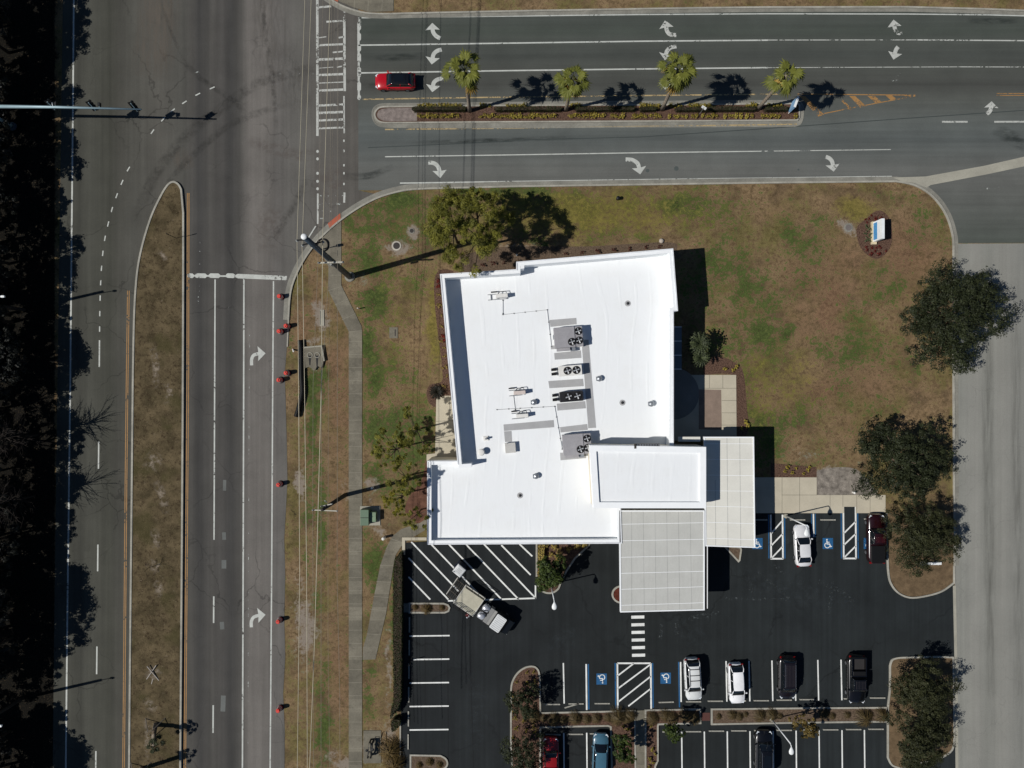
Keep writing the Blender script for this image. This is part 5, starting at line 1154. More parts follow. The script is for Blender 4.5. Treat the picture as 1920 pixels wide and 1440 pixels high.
# ---- palms
PALM_L = leaf_mat('palm_fan_leaves', (50, 60, 19), (120, 122, 52), .2)
PALM_Y = leaf_mat('yellowing_palm_fans', (112, 92, 36), (172, 142, 74), .2)
PALM_D = leaf_mat('dark_palm_fans', (22, 28, 14), (58, 62, 36), .15)
palm_bark = simple('palm_trunk', (132, 122, 108), .95, .1, 0, .22, 2.5, 11, .6)
def fan_frond(mb, tones, base, a, elev, L, R, r, tone):
    d = Vector((math.cos(a) * math.cos(elev), math.sin(a) * math.cos(elev), math.sin(elev))); tip = base + d * L + Vector((0, 0, -.12 * L * L))
    side = Vector((-math.sin(a), math.cos(a), 0)); fwd = (d * .8 + Vector((0, 0, -.5))).normalized(); up = side.cross(fwd) * -1
    n0 = len(mb.v); mb.tube([base, base.lerp(tip, .55) + Vector((0, 0, .10)), tip], [.04, .03, .02], 4, False); tones += [.5] * (len(mb.v) - n0)
    nb = 15
    for k in range(nb):
        b = math.radians(-118 + 236 * k / (nb - 1)); u = fwd * math.cos(b) + side * math.sin(b); l = R * (.74 + .42 * math.cos(b)) * r.uniform(.85, 1.12)
        pr = fwd * -math.sin(b) + side * math.cos(b); w = R * .10
        m = tip + u * l * .55 + Vector((0, 0, .04)); e = tip + u * l + Vector((0, 0, -.16 * R - .08 * r.random()))
        q = (1 if k % 2 else -1) * .02
        mb.add([tip, m - pr * w + Vector((0, 0, q)), m + pr * w + Vector((0, 0, -q)), e], [(0, 1, 3, 2)]); tones += [min(1, max(0, tone + r.uniform(-.12, .12)))] * 4
def palm(label, px, py, topx, topy, h, seed, nf, L, R, mat, group, name='palm_tree', tr=.20, drop=-.5, yellow=4):
    r = random.Random(seed); b = W(px, py, 0); tp = W(topx, topy, h); t = thing(name, label, 'palm', b, 0, group)
    top = tp - b
    mb = MB(); mb.tube([(0, 0, 0), (top.x * .15, top.y * .15, h * .25), (top.x * .5, top.y * .5, h * .62), tuple(top)], [tr * 1.35, tr, tr * .9, tr * .95], 12)
    trunk = mb.build('trunk', palm_bark, t, True, world=False)
    mb = MB()
    for k in range(16):
        f = .06 + .9 * k / 16; c = Vector((top.x * (f if f > .6 else f * .8), top.y * (f if f > .6 else f * .8), h * f)); mb.lathe(tuple(c), [(tr * 1.06, 0), (tr * 1.12, .05), (tr * 1.0, .10)], 10)
    mb.build('trunk_rings', simple('palm_boot_bark', (104, 92, 78), .95, .1, 0, .2, 2, 9), trunk, world=False)
    def fronds(nm, n, mt, e0, e1, a0):
        mb = MB(); tn = []
        for k in range(n):
            f = k / max(1, n - 1); a = a0 + k * 2.399; el = e0 + (e1 - e0) * f + r.uniform(-.12, .12); k_ = r.uniform(.34, 1.12)
            fan_frond(mb, tn, Vector(top) + Vector((0, 0, -.1)), a, el, L * k_ * r.uniform(.85, 1.1), R * r.uniform(.85, 1.1), r, .85 - .5 * f + r.uniform(-.15, .15))
        o = mb.build(nm, mt, t, world=False); at = o.data.attributes.new('tone', 'FLOAT', 'POINT'); at.data.foreach_set('value', np.array(tn, dtype=np.float32)); return o
    fronds('crown', nf, mat, 1.0, drop, seed)
    if yellow: fronds('old_fronds', yellow, PALM_Y, drop - .1, drop - .6, seed * 1.7)
    return t
MP = 'fan palms along the planted road median'
palm('upright fan palm with round green leaves, first from the crosswalk', 881, 209, 872, 131, 9.0, 3, 18, 1.7, .98, PALM_L, MP, yellow=1)
palm('fan palm with several yellowed leaves, second from the crosswalk', 1061, 207, 1073, 148, 7.9, 4, 15, 1.45, .92, PALM_L, MP, yellow=5)
palm('fullest fan palm with pale shaggy leaves, third from the crosswalk', 1241, 206, 1272, 132, 9.4, 5, 22, 1.65, .98, PALM_L, MP, yellow=5)
palm('leaning fan palm beside the blue sign at the median end', 1420, 205, 1475, 141, 8.8, 6, 15, 1.5, .96, PALM_L, MP, yellow=2)
GP = 'braced palms on the grass median'
for lab, bx, by, tx, ty, h, sd in (('dark young palm held by wooden braces, upper one on the grass median', 293, 1357, 289, 1398, 3.0, 11), ('dark young palm held by wooden braces, cut by the bottom frame edge', 266, 1440, 279, 1452, 3.1, 12)):
    t = palm(lab, bx, by, tx, ty, h, sd, 11, .75, .45, PALM_D, GP, tr=.24, drop=-.3, yellow=0)
    for a in (.6, 2.6, 4.6): MB().tube([(1.5 * math.cos(a), 1.5 * math.sin(a), .05), (.25 * math.cos(a), .25 * math.sin(a) - .3, 1.5)], .05, 5).build('brace', simple('weathered_timber', (120, 112, 102), .9), t, world=False)
t = thing('fallen_braces', 'crossed pale timber braces left lying on the grass median', 'timber', W(287, 1262, 0))
for a, l, z, tilt in ((-.95, 2.2, .30, .12), (.95, 2.4, .22, -.1), (1.35, 1.5, .12, .05)): MB().box((.15 * math.sin(a * 5), .1 - .6 * (l < 2), z), (l, .09, .09), a, tilt).build('timber', simple('pale_grey_timber', (150, 144, 136), .9), t, world=False)
# cycads and yucca by the building
def spiky(label, px, py, seed, n, L, h, mat, cat='palm', name='cycad', group=None):
    r = random.Random(seed); t = thing(name, label, cat, W(px, py, 0), 0, group); mb = MB(); tn = []
    for k in range(n):
        a = k * 2.399; el = 1.2 - 1.35 * k / n; c = Vector((0, 0, h)); prev = c; d = Vector((math.cos(a), math.sin(a), 0)); side = Vector((-math.sin(a), math.cos(a), 0)); tone = r.random()
        steps = 6
        pts = [c + d * (L * f * math.cos(el * (1 - .5 * f))) + Vector((0, 0, L * (math.sin(el) * f - .55 * f * f))) for f in [i / steps for i in range(steps + 1)]]
        for i in range(steps):
            w0 = .16 * L * math.sin(PI * (i / steps * .85 + .12)); w1 = .16 * L * math.sin(PI * ((i + 1) / steps * .85 + .12)); n0 = len(mb.v)
            for s in (-1, 1): mb.add([pts[i], pts[i] + side * s * w0 * .9 + d * .1 + Vector((0, 0, .05)), pts[i+1] + side * s * w1 * .3 + Vector((0, 0, .02)), pts[i+1]], [(0, 1, 2, 3)])
            tn += [tone] * (len(mb.v) - n0)
    o = mb.build('crown', mat, t, world=False); at = o.data.attributes.new('tone', 'FLOAT', 'POINT'); at.data.foreach_set('value', np.array(tn, dtype=np.float32))
    MB().lathe((0, 0, 0), [(.22, 0), (.26, h * .5), (.2, h)], 10).build('trunk', palm_bark, t, world=False); return t
CYC = leaf_mat('cycad_leaves', (24, 32, 18), (76, 84, 54), .12)
spiky('large grey green cycad, upper of two in the shade of the east wall', 1300, 646, 1, 40, 1.5, 2.6, CYC, group='cycads by the east wall')
spiky('smaller grey green cycad, lower of two in the shade of the east wall', 1304, 672, 2, 34, 1.2, 2.2, CYC, group='cycads by the east wall')
spiky('dark spiky yucca beside the west patio', 820, 735, 3, 30, 1.05, .3, leaf_mat('dark_yucca_leaves', (14, 16, 10), (44, 40, 30), .1), 'yucca', 'yucca')

# ---- shrubs, hedges and tufts
def shrub_src(name, label, cat, mat, n, R, h, leaf, aspect, seed, group, lobes=4):
    r = random.Random(seed); t = thing(name, label, cat, (0, 0, 0), 0, group)
    bl = [(R * .5 * math.cos(a), R * .5 * math.sin(a), h * r.uniform(.4, .6), R * .62) for a in [2 * PI * i / lobes + r.random() for i in range(lobes)]]
    link_mesh('foliage', crown('foliage', mat, bl, n, leaf, aspect, .34, seed, 14), t)
    MB().tube([(0, 0, 0), (.03, .02, h * .5)], [.04, .02], 5).build('stem', dark_bark, t, world=False); return t
def scatter(src, pts, seed, z=0.0, s0=.8, s1=1.15, label=None, group=None, first=True):
    r = random.Random(seed)
    for i, p in enumerate(pts):
        s = r.uniform(s0, s1) * (p[2] if len(p) > 2 else 1)
        o = src if (i == 0 and first) else dup(src, (0, 0, 0))
        o.location = W(p[0], p[1], z) ; o.rotation_euler = (0, 0, r.uniform(0, 6.28)); o.scale = (s, s, s)
        if label: o['label'] = label
        if group: o['group'] = group
jit = random.Random(3)
def row(y, spans, step):
    out = []
    for a, b in spans:
        x = a
        while x <= b: out.append((x + jit.uniform(-1, 1), y + jit.uniform(-1, 1))); x += step
    return out
gs = shrub_src('shrub', 'golden shrub in the upper row of the planted road median', 'shrub', YEL, 200, .30, .45, .14, .55, 81, 'golden shrubs, upper row of the median')
top_row = row(199, [(787, 866), (902, 920), (952, 984), (1072, 1090), (1202, 1233), (1256, 1278), (1292, 1336), (1400, 1416), (1440, 1470)], 7.6)
scatter(gs, top_row, 1, .13)
gs2 = shrub_src('shrub', 'golden shrub in the lower row of the planted road median', 'shrub', YEL, 200, .30, .45, .14, .55, 82, 'golden shrubs, lower row of the median')
low_row = row(218.5, [(788, 862), (901, 1042), (1070, 1088), (1092, 1134), (1146, 1172), (1186, 1210), (1220, 1236), (1256, 1288), (1296, 1306), (1318, 1348), (1358, 1392), (1400, 1410), (1428, 1462), (1488, 1489)], 7.6)
scatter(gs2, low_row, 2, .13)
def hedge(label, poly, h, leaf, seed, dens=160, z=0.0, mat=HEDGE, name='hedge', group=None):
    """a clipped hedge: a dense twiggy core under a skin of leaves"""
    x0 = sum(p[0] for p in poly) / len(poly); y0 = sum(p[1] for p in poly) / len(poly); t = thing(name, label, 'hedge', (x0, y0, z), 0, group)
    ar = sum(poly[i-1][0]*poly[i][1] - poly[i][0]*poly[i-1][1] for i in range(len(poly)))
    inn = offset(poly, .08 if ar > 0 else -.08, True)
    MB().prism([(p[0] - x0, p[1] - y0) for p in inn], .03, h - .08).build('branches', dark_bark, t, world=False)
    r = np.random.RandomState(seed); P_ = np.array(poly) - [x0, y0]; lo, hi = P_.min(0), P_.max(0); A_ = abs(ar) / 2
    def inside(q):
        c = np.zeros(len(q), bool); n = len(P_)
        for i in range(n):
            a, b = P_[i], P_[i - 1]; m = ((a[1] > q[:, 1]) != (b[1] > q[:, 1])) & (q[:, 0] < (b[0] - a[0]) * (q[:, 1] - a[1]) / (b[1] - a[1] + 1e-12) + a[0]); c ^= m
        return c
    N = int(A_ * dens) + 60; q = r.uniform(lo, hi, (int(N * 1.8), 2)); q = q[inside(q)][:N]
    c = np.concatenate([q, (h + r.normal(size=(len(q), 1)) * .035)], 1); nn = r.normal(size=c.shape) * .5 + [0, 0, 1]
    S_ = []; SN = []
    for i in range(len(P_)):
        a, b = P_[i - 1], P_[i]; l = np.linalg.norm(b - a); k = int(l * h * dens * .8); f = r.uniform(0, 1, k); e = a + (b - a) * f[:, None]
        S_.append(np.concatenate([e + r.normal(size=e.shape) * .03, r.uniform(.05, h, (k, 1))], 1)); nrm = np.array([(b - a)[1], -(b - a)[0], .2]) * (1 if ar > 0 else -1); SN.append(np.tile(nrm / (l + 1e-9), (k, 1)) + r.normal(size=(k, 3)) * .4)
    c = np.concatenate([c] + S_); nn = np.concatenate([nn] + SN)
    tone = np.clip(.5 + .35 * np.sin(c[:, 0] * 3.1 + seed) * np.cos(c[:, 1] * 2.3) + r.normal(size=len(c)) * .2, 0, 1)
    link_mesh('foliage', leaf_mesh('foliage', mat, c, nn, leaf, .6, tone, seed), t); return t
HD = 'dark hedges in the middle of the road median'
for lab, a, b in (('long dark hedge at the crosswalk end of the planted median', 777, 872), ('short dark hedge under the shade of the second palm', 930, 1050), ('dark hedge between the second and third palms', 1080, 1186), ('very short dark hedge just left of the third palm', 1200, 1226), ('dark hedge right of the third palm', 1266, 1412), ('dark hedge left of the blue sign', 1432, 1470)):
    hedge(lab, PL([(a, 205), (b, 204.4), (b + 3, 208), (b, 212), (a, 212.5), (a - 3, 208.5)]), .75, .11, a, 150, .13, HEDGE, 'hedge', HD)
hedge('long clipped dark hedge along the left edge of the parking lot', PL(catmull([(741, 1062), (748, 1040), (755, 1032), (757.5, 1045), (757, 1150), (756, 1280), (753, 1310), (743, 1328), (735.5, 1338), (737, 1320), (741, 1300), (740, 1200)], 3, True)), 1.25, .13, 301, 130, 0, HEDGE)
hedge('short clipped hedge block below the long parking lot hedge', PL(catmull([(738, 1342), (752, 1341), (752, 1352), (743, 1361), (737, 1360)], 3, True)), 1.15, .13, 302, 130, 0, HEDGE)
hedge('round low bushes massed under the building edge bed', PL(catmull([(1010, 1004), (1020, 1000), (1018, 1060), (1012, 1080), (1009, 1040)], 3, True)), .7, .16, 303, 120, .11, YEL2, 'low_bush')
sh = shrub_src('shrub', 'variegated yellow shrub in the bed at the building south edge', 'shrub', YEL2, 220, .42, .6, .18, .5, 83, 'variegated shrubs under the building edge')
scatter(sh, [(1022,1022),(1038,1026),(1050,1032),(1034,1040),(1066,1028),(1080,1022),(1092,1020),(1013,1072),(1046,1046)], 3, .11)
sy = shrub_src('shrub', 'small golden shrub in the mulch of the tall left island', 'shrub', YEL, 130, .30, .4, .15, .5, 84, 'small shrubs of the tall left island')
scatter(sy, [(988,1260),(1001,1259),(968,1278),(988,1280),(1004,1277),(963,1303),(964,1316),(963,1334),(966,1345),(982,1350),(1000,1354),(1001,1363),(968,1364),(986,1367),(962,1382),(1003,1372)], 4, .11, .6, 1.1)
sy2 = shrub_src('shrub', 'small golden shrub in the beds beside the narrow bottom path', 'shrub', YEL, 130, .30, .4, .15, .5, 85, 'small shrubs beside the bottom path')
scatter(sy2, [(1168,1364),(1180,1366),(1172,1380),(1219,1360),(1216,1424),(1224,1402),(1228,1410),(1214,1438),(1184,1372),(1226,1430)], 5, .11, .7, 1.2)
sw_ = shrub_src('shrub', 'small mixed shrub in the narrow bed along the west wall', 'shrub', YEL2, 130, .28, .4, .15, .5, 86, 'shrubs along the west wall')
scatter(sw_, [(823,553),(826,572),(828,592),(828,612),(831,632),(833,652),(834,668),(837,688),(838,705),(832,724),(822,574),(826,640),(830,690)], 6, 0, .6, 1.0)
rd = shrub_src('shrub', 'red leaved shrub in the narrow bed along the west wall', 'shrub', REDL, 160, .34, .45, .17, .55, 87, 'red shrubs along the west wall')
scatter(rd, [(820,526),(821,535),(829,632),(833,640)], 7, 0, .8, 1.1)
rm = shrub_src('shrub', 'small red plant in the oval bed of the roadside sign', 'shrub', REDL, 110, .24, .3, .14, .5, 88, 'red plants round the roadside sign')
scatter(rm, [(1622,411),(1629,411),(1624,417),(1639,410),(1641,415),(1650,410),(1658,411),(1632,404),(1637,418),(1624,463),(1633,464),(1642,464),(1651,466),(1640,472),(1648,463),(1625,470),(1632,478),(1660,470),(1646,478)], 8, 0, .6, 1.15)
gm_ = shrub_src('shrub', 'low green plant on the left side of the roadside sign', 'shrub', leaf_mat('grey_green_leaves', (44, 54, 32), (104, 112, 78), .2), 130, .34, .35, .18, .5, 89, 'green plants left of the roadside sign')
scatter(gm_, [(1624,426),(1630,430),(1622,438),(1630,441),(1624,450),(1631,452)], 9, 0, .8, 1.1)
pz = shrub_src('shrub', 'small yellow shrub in the mulch round the east plaza', 'shrub', YEL, 130, .34, .4, .16, .5, 90, 'yellow shrubs round the east plaza')
scatter(pz, [(1382,688),(1358,694),(1372,692),(1398,796),(1402,801),(1388,803),(1395,792)], 10, 0, .7, 1.1)
wk = shrub_src('shrub', 'small yellow shrub in the bed above the tan walk', 'shrub', YEL, 130, .32, .4, .16, .5, 91, 'yellow shrubs above the tan walk')
scatter(wk, [(1470,884),(1474,876),(1484,887),(1505,888),(1514,881),(1516,875),(1492,878)], 11, 0, .7, 1.1)
nw = shrub_src('shrub', 'low dark red shrub in the mulch along the north wall', 'shrub', leaf_mat('dull_red_leaves', (44, 22, 18), (104, 56, 44), .2), 130, .34, .45, .16, .5, 92, 'shrubs along the north wall')
scatter(nw, [(905,497),(925,495),(945,493),(1090,474),(1120,471),(1150,469),(1180,467),(1210,464),(1235,463),(1060,476)], 12, 0, .7, 1.1)
def tuft_src(label, seed, group, mat=STRAW):
    r = np.random.RandomState(seed); t = thing('tussock', label, 'grass clump', (0, 0, 0), 0, group); N = 260
    a = r.uniform(0, 6.28, N); f = r.uniform(.1, 1, N); L = .85; c = np.stack([np.cos(a) * f * L, np.sin(a) * f * L, .55 - .42 * f ** 2 + r.normal(size=N) * .08], 1)
    rad = np.stack([np.cos(a), np.sin(a), -f * .9], 1); h = np.cross(rad, np.stack([-np.sin(a), np.cos(a), 0 * a], 1)); side = np.cross(rad, h); side /= np.linalg.norm(side, axis=1, keepdims=True)
    rad /= np.linalg.norm(rad, axis=1, keepdims=True); l = r.uniform(.25, .5, N)[:, None]; w = .02
    v = np.stack([c - rad * l + side * w, c - rad * l - side * w, c + rad * l - side * w * .3, c + rad * l + side * w * .3], 1).reshape(-1, 3)
    me = bpy.data.meshes.new('blades'); me.from_pydata(v.tolist(), [], [(4*i, 4*i+1, 4*i+2, 4*i+3) for i in range(N)]); at = me.attributes.new('tone', 'FLOAT', 'POINT'); at.data.foreach_set('value', np.repeat(r.random_sample(N), 4).astype(np.float32)); me.materials.append(mat)
    link_mesh('blades', me, t); MB().lathe((0, 0, 0), [(.2, 0), (.22, .2), (.08, .5)], 8).build('crown_base', dark_bark, t, world=False); return t
t1 = tuft_src('straw coloured ornamental grass in the long planted strip', 95, 'ornamental grasses of the long strip')
scatter(t1, [(1347,1343,.7),(1372,1340,.8),(1386,1343),(1398,1339,.7),(1424,1341),(1446,1339,1.1),(1462,1342,.7),(1545,1338,.8),(1560,1342),(1588,1340,.9),(1618,1345,1.3),(1628,1339,.7),(1652,1340)], 13, .11, .5, 1.05)
t2 = tuft_src('straw coloured ornamental grass in the strip left of the narrow path', 96, 'ornamental grasses left of the path')
scatter(t2, [(1020,1346),(1038,1348),(1056,1349),(1078,1346),(1100,1348),(1118,1346),(1140,1344,1.2),(1158,1342,1.2),(1175,1346,1.2),(1182,1340),(1000,1340,1.2)], 14, .11, .5, 1.15)
t3 = tuft_src('straw coloured ornamental grass in the strip right of the narrow path', 97, 'ornamental grasses right of the path')
scatter(t3, [(1222,1346),(1246,1341),(1258,1346),(1284,1341),(1301,1346)], 15, .11, .5, 1.0)
t4 = tuft_src('brown weeping grass clump at the bottom left corner of the lot', 98, 'weeping grasses by the lot corner', leaf_mat('brown_grass_blades', (54, 42, 20), (112, 92, 50), .2))
scatter(t4, [(733,1402,1.7),(741,1428,1.5)], 16, 0, .95, 1.05)
t5 = tuft_src('dry brown weeds in the small left parking islands', 99, 'weeds in the small left islands', leaf_mat('brown_grass_blades', (54, 42, 20), (112, 92, 50), .2))
scatter(t5, [(779,1138,.45),(800,1141,.7),(829,1139,.4),(786,1434,.5),(806,1428,.8),(824,1433,.5)], 17, .11, .7, 1.1)
# ================================================================ POLES, WIRES, SIGNALS
steel_dark = simple('dark_painted_steel', (58, 70, 80), .5, .4, .2, .1)
steel_blue = simple('pale_blue_steel', (140, 162, 168), .45, .4, .2, .08)
lamp_white = simple('white_lamp_housing', (222, 224, 222), .4, .4, 0, .03)
wood_pole = simple('dark_timber_pole', (58, 54, 50), .9, .2, 0, .2, 1, 7)
arm_white = simple('bleached_crossarm', (178, 174, 160), .8)
insul = simple('grey_insulator', (150, 152, 150), .4)
p = thing('utility_pole', 'tall dark steel power pole with a white cap at the road corner', 'utility pole', W(656, 519))
base = W(656, 519); top = W(570, 444, 18.0) - base
lerp = lambda f: top * f
MB().tube([(0, 0, 0), tuple(lerp(.5)), tuple(top)], [.36, .30, .25], 16).build('pole', steel_dark, p, True, world=False)
MB().lathe(tuple(top), [(.27, 0), (.29, .05), (.26, .12), (.08, .15)], 16).build('cap', lamp_white, p, True, world=False)
MB().lathe((0, 0, 0), [(.62, 0), (.6, .12), (.42, .18)], 18).build('base_collar', M['gutter'], p, True, world=False)
def dev(px, py, z): return W(px, py, z) - base
for (a, b, z) in (((573, 451), (556, 450.5), 17.0), ((582, 460), (566.5, 459.5), 15.8), ((586, 453.5), (605, 453), 15.2)):
    q = dev(*a, z); e = dev(*b, z); s = lerp(z / 18.0)
    br = MB().tube([tuple(s), tuple(e)], [.09, .06], 8).build('insulator_arm', trim_m, p, world=False)
    MB().lathe((e.x, e.y, e.z - .35), [(.06, 0), (.12, .1), (.07, .16), (.12, .24), (.06, .32)], 8).build('insulator', insul, br, world=False)
s = lerp(9.0 / 18); a, b = dev(596, 494, 9.0), dev(645, 492.5, 9.0)
MB().box(tuple((a + b) / 2 + Vector((0, .05, 0))), ((b - a).length, .16, .2), math.atan2((b - a).y, (b - a).x)).build('crossarm', arm_white, p, world=False)
for f in (.04, .28, .62, .96):
    c = a.lerp(b, f); MB().lathe((c.x, c.y + .05, 9.1), [(.05, 0), (.10, .08), (.05, .2)], 8).build('insulator', insul, p, world=False)
mb = MB(); c = dev(622, 497, 8.3); mb.tube([(c.x, c.y, 7.9), (c.x, c.y, 8.7)], .12, 8); mb.build('fuse_holder', insul, p, world=False)
p2 = thing('utility_pole', 'dark timber power pole with thin white crossarms beside the sidewalk', 'utility pole', W(648, 928)); base = W(648, 928); top = W(604, 955.5, 10.4) - base
MB().tube([(0, 0, 0), tuple(top * .5), tuple(top)], [.26, .22, .17], 12).build('pole', wood_pole, p2, True, world=False)
for (a, b, z, w) in (((585.5, 956), (634, 958), 10.1, .11), ((602, 949.5), (623.5, 944.5), 9.2, .12)):
    q, e = dev(*a, z), dev(*b, z); cr = MB().box(tuple((q + e) / 2), ((e - q).length, w, .13), math.atan2((e - q).y, (e - q).x)).build('crossarm', arm_white, p2, world=False)
    for f in (.03, .4, .97): c = q.lerp(e, f); MB().lathe((c.x, c.y, c.z + .07), [(.04, 0), (.09, .07), (.04, .18)], 8).build('insulator', insul, cr, world=False)
mb = MB(); c = dev(611, 943, 9.0); mb.tube([(c.x, c.y, 8.6), (c.x, c.y + .3, 9.4)], .06, 6); mb.build('cutout_fuse', insul, p2, world=False)
wire_m = simple('weathered_aluminium_wire', (176, 168, 146), .5, .4, .3)
wire_d = simple('dull_wire', (128, 120, 106), .6)
WIRES = [('thick pale overhead wire nearest the road, on the tall pole', [(573,-40),(557,450),(560,720),(562,1080),(557,1480)], 16.7, .027, wire_m), ('pale overhead wire second from the road, on the tall pole', [(585,-40),(566.5,460),(571,720),(575,1080),(576.5,1480)], 15.5, .027, wire_m),
         ('pale overhead wire slanting left towards the bottom of the picture', [(620,-40),(605,453),(602.5,720),(598,900),(590,1200),(579,1480)], 14.9, .032, wire_m), ('thin overhead wire nearest the sidewalk', [(634,-40),(632.5,560),(632.5,957),(632,1080),(637,1300),(637.5,1480)], 10.4, .018, wire_d),
         ('thin overhead wire on the left end of the timber crossarm', [(606,-40),(596,493),(587,720),(586.5,956),(587,1200),(588,1480)], 9.9, .016, wire_d), ('thin overhead wire over the grass strip right of the timber crossarm centre', [(622,-40),(618,494),(603,720),(602,950),(602,1480)], 9.6, .018, wire_d),
         ('faint overhead wire between the crossarm ends', [(628,-40),(620,494),(616,720),(615,957),(615,1200),(619,1480)], 9.2, .012, wire_d)]
for lab, pts, z, r, mt in WIRES:
    P_ = []
    for i in range(len(pts) - 1):
        for k in range(4):
            f = k / 4; P_.append(tuple(W(pts[i][0] + (pts[i+1][0] - pts[i][0]) * f, pts[i][1] + (pts[i+1][1] - pts[i][1]) * f, z - .5 * f * (1 - f))))
    P_.append(tuple(W(*pts[-1], z))); a = P_[0]; P_.insert(0, (a[0] + 2, a[1] + 45, a[2]))
    tag(MB().tube(P_, r, 6).build('power_line', mt), lab, 'power line', 'overhead wires along the road')

# ---- mast arms with signals at the left edge
mast = thing('signal_mast', 'pale blue steel signal mast reaching over the left road', 'signal mast', W(24, 237)); base = W(24, 237)
MB().tube([(0, 0, 0), (0, 0, 3), (0, 0, 6.3)], [.27, .24, .2], 14).build('pole', steel_blue, mast, True, world=False)
MB().lathe((0, 0, 0), [(.5, 0), (.5, .1), (.34, .16), (.32, .4)], 14).build('base_plate', steel_dark, mast, world=False)
a = Vector((0, 0, 5.9)); e = dev(265, 205, 6.1)
MB().tube([tuple(a), tuple(a.lerp(e, .5) + Vector((0, .05, .04))), tuple(e)], [.20, .15, .085], 12).build('mast_arm', steel_blue, mast, True, world=False)
e2 = Vector((.3, 9.5, 6.1)); MB().tube([tuple(a), tuple(e2)], [.20, .09], 12).build('mast_arm', steel_blue, mast, True, world=False)
MB().box(tuple(a.lerp(e, .40) + Vector((0, .16, -.5))), (1.9, .05, .5), math.atan2(e.y, e.x)).build('street_sign', simple('street_sign_green', (20, 70, 52), .5), mast, world=False)
MB().tube([tuple(a.lerp(e, .475)), tuple(a.lerp(e, .475) + Vector((.1, .45, .35)))], .05, 6).build('camera_bracket', lamp_white, mast, world=False)
sig_mat = simple('black_signal_housing', (18, 20, 21), .5)
def signal(label, loc, rz, group, src=None):
    if src: return dup(src, loc, rz, label, group)
    t = thing('traffic_signal', label, 'traffic light', loc, rz, group)
    MB().rbox((0, 0, 0), (.36, .24, 1.1), .06).build('housing', sig_mat, t, world=False); MB().box((0, -.06, 0), (.62, .02, 1.45)).build('backplate', trim_m, t, world=False)
    for z, c in ((.36, (130, 18, 16)), (0, (150, 104, 16)), (-.36, (16, 96, 52))):
        l = MB().tube([(0, .12, z), (0, .15, z)], .13, 14).build('lens', simple('signal_lens_%d' % int(z * 100 + 50), c, .3), t, world=False)
        MB().tube([(0, .12, z + .02), (0, .36, z)], .155, 12, False).build('visor', sig_mat, l, world=False)
    MB().box((0, -.14, 0), (.06, .12, 1.2)).build('hanger', steel_blue, t, world=False); return t
hd = math.atan2(e.y, e.x)
sg = None
for lab, px in (('black traffic signal at the tip of the mast arm', 252), ('black traffic signal in the middle of the mast arm over the left lane', 174), ('black traffic signal of the mast arm over the grass verge', 98)):
    f = (px + 47) / (265 + 47); c = base + a.lerp(e, f) + Vector((0, .30, .05)); s = signal(lab, c, hd + .25, 'traffic signals of the mast arm', sg); sg = sg or s; s.rotation_euler = (-.35, 0, hd + .25)
for px, lab in ((188, 'small camera box on the mast arm beside the middle signal'), (107, 'small camera box on the mast arm beside the verge signal')):
    f = (px + 47) / 312; c = base + a.lerp(e, f) + Vector((0, .3, .1)); t = thing('detector_box', lab, 'traffic sensor', c, hd, 'sensors on the mast arm')
    MB().rbox((0, .1, 0), (.26, .42, .3), .04).build('housing', sig_mat, t, world=False); MB().tube([(0, -.25, 0), (0, 0, 0)], .04, 6).build('bracket', steel_blue, t, world=False)
for k in (.62, .80, .93):
    c = a.lerp(e2, k); MB().rbox((c.x + .30, c.y, c.z), (.3, .4, 1.1), .05).build('side_signal', sig_mat, mast, world=False)
# pedestrian signal
t = thing('pedestrian_signal', 'black pedestrian signal post by the corner ramp', 'pedestrian signal', W(598, 469))
MB().cyl((0, 0, 0), .06, 2.9, 10).build('post', trim_m, t, world=False); MB().lathe((0, 0, 0), [(.2, 0), (.18, .1), (.08, .2)], 12).build('base', trim_m, t, world=False)
hd_ = MB().rbox((0, 0, 2.75), (.42, .3, .48), .05).build('signal_head', sig_mat, t, world=False); MB().box((-.216, 0, 2.75), (.012, .22, .34)).build('display', simple('dark_display', (40, 36, 30), .3), hd_, world=False)
MB().rbox((-.09, 0, 1.1), (.1, .12, .2), .02).build('push_button', galv, t, world=False)

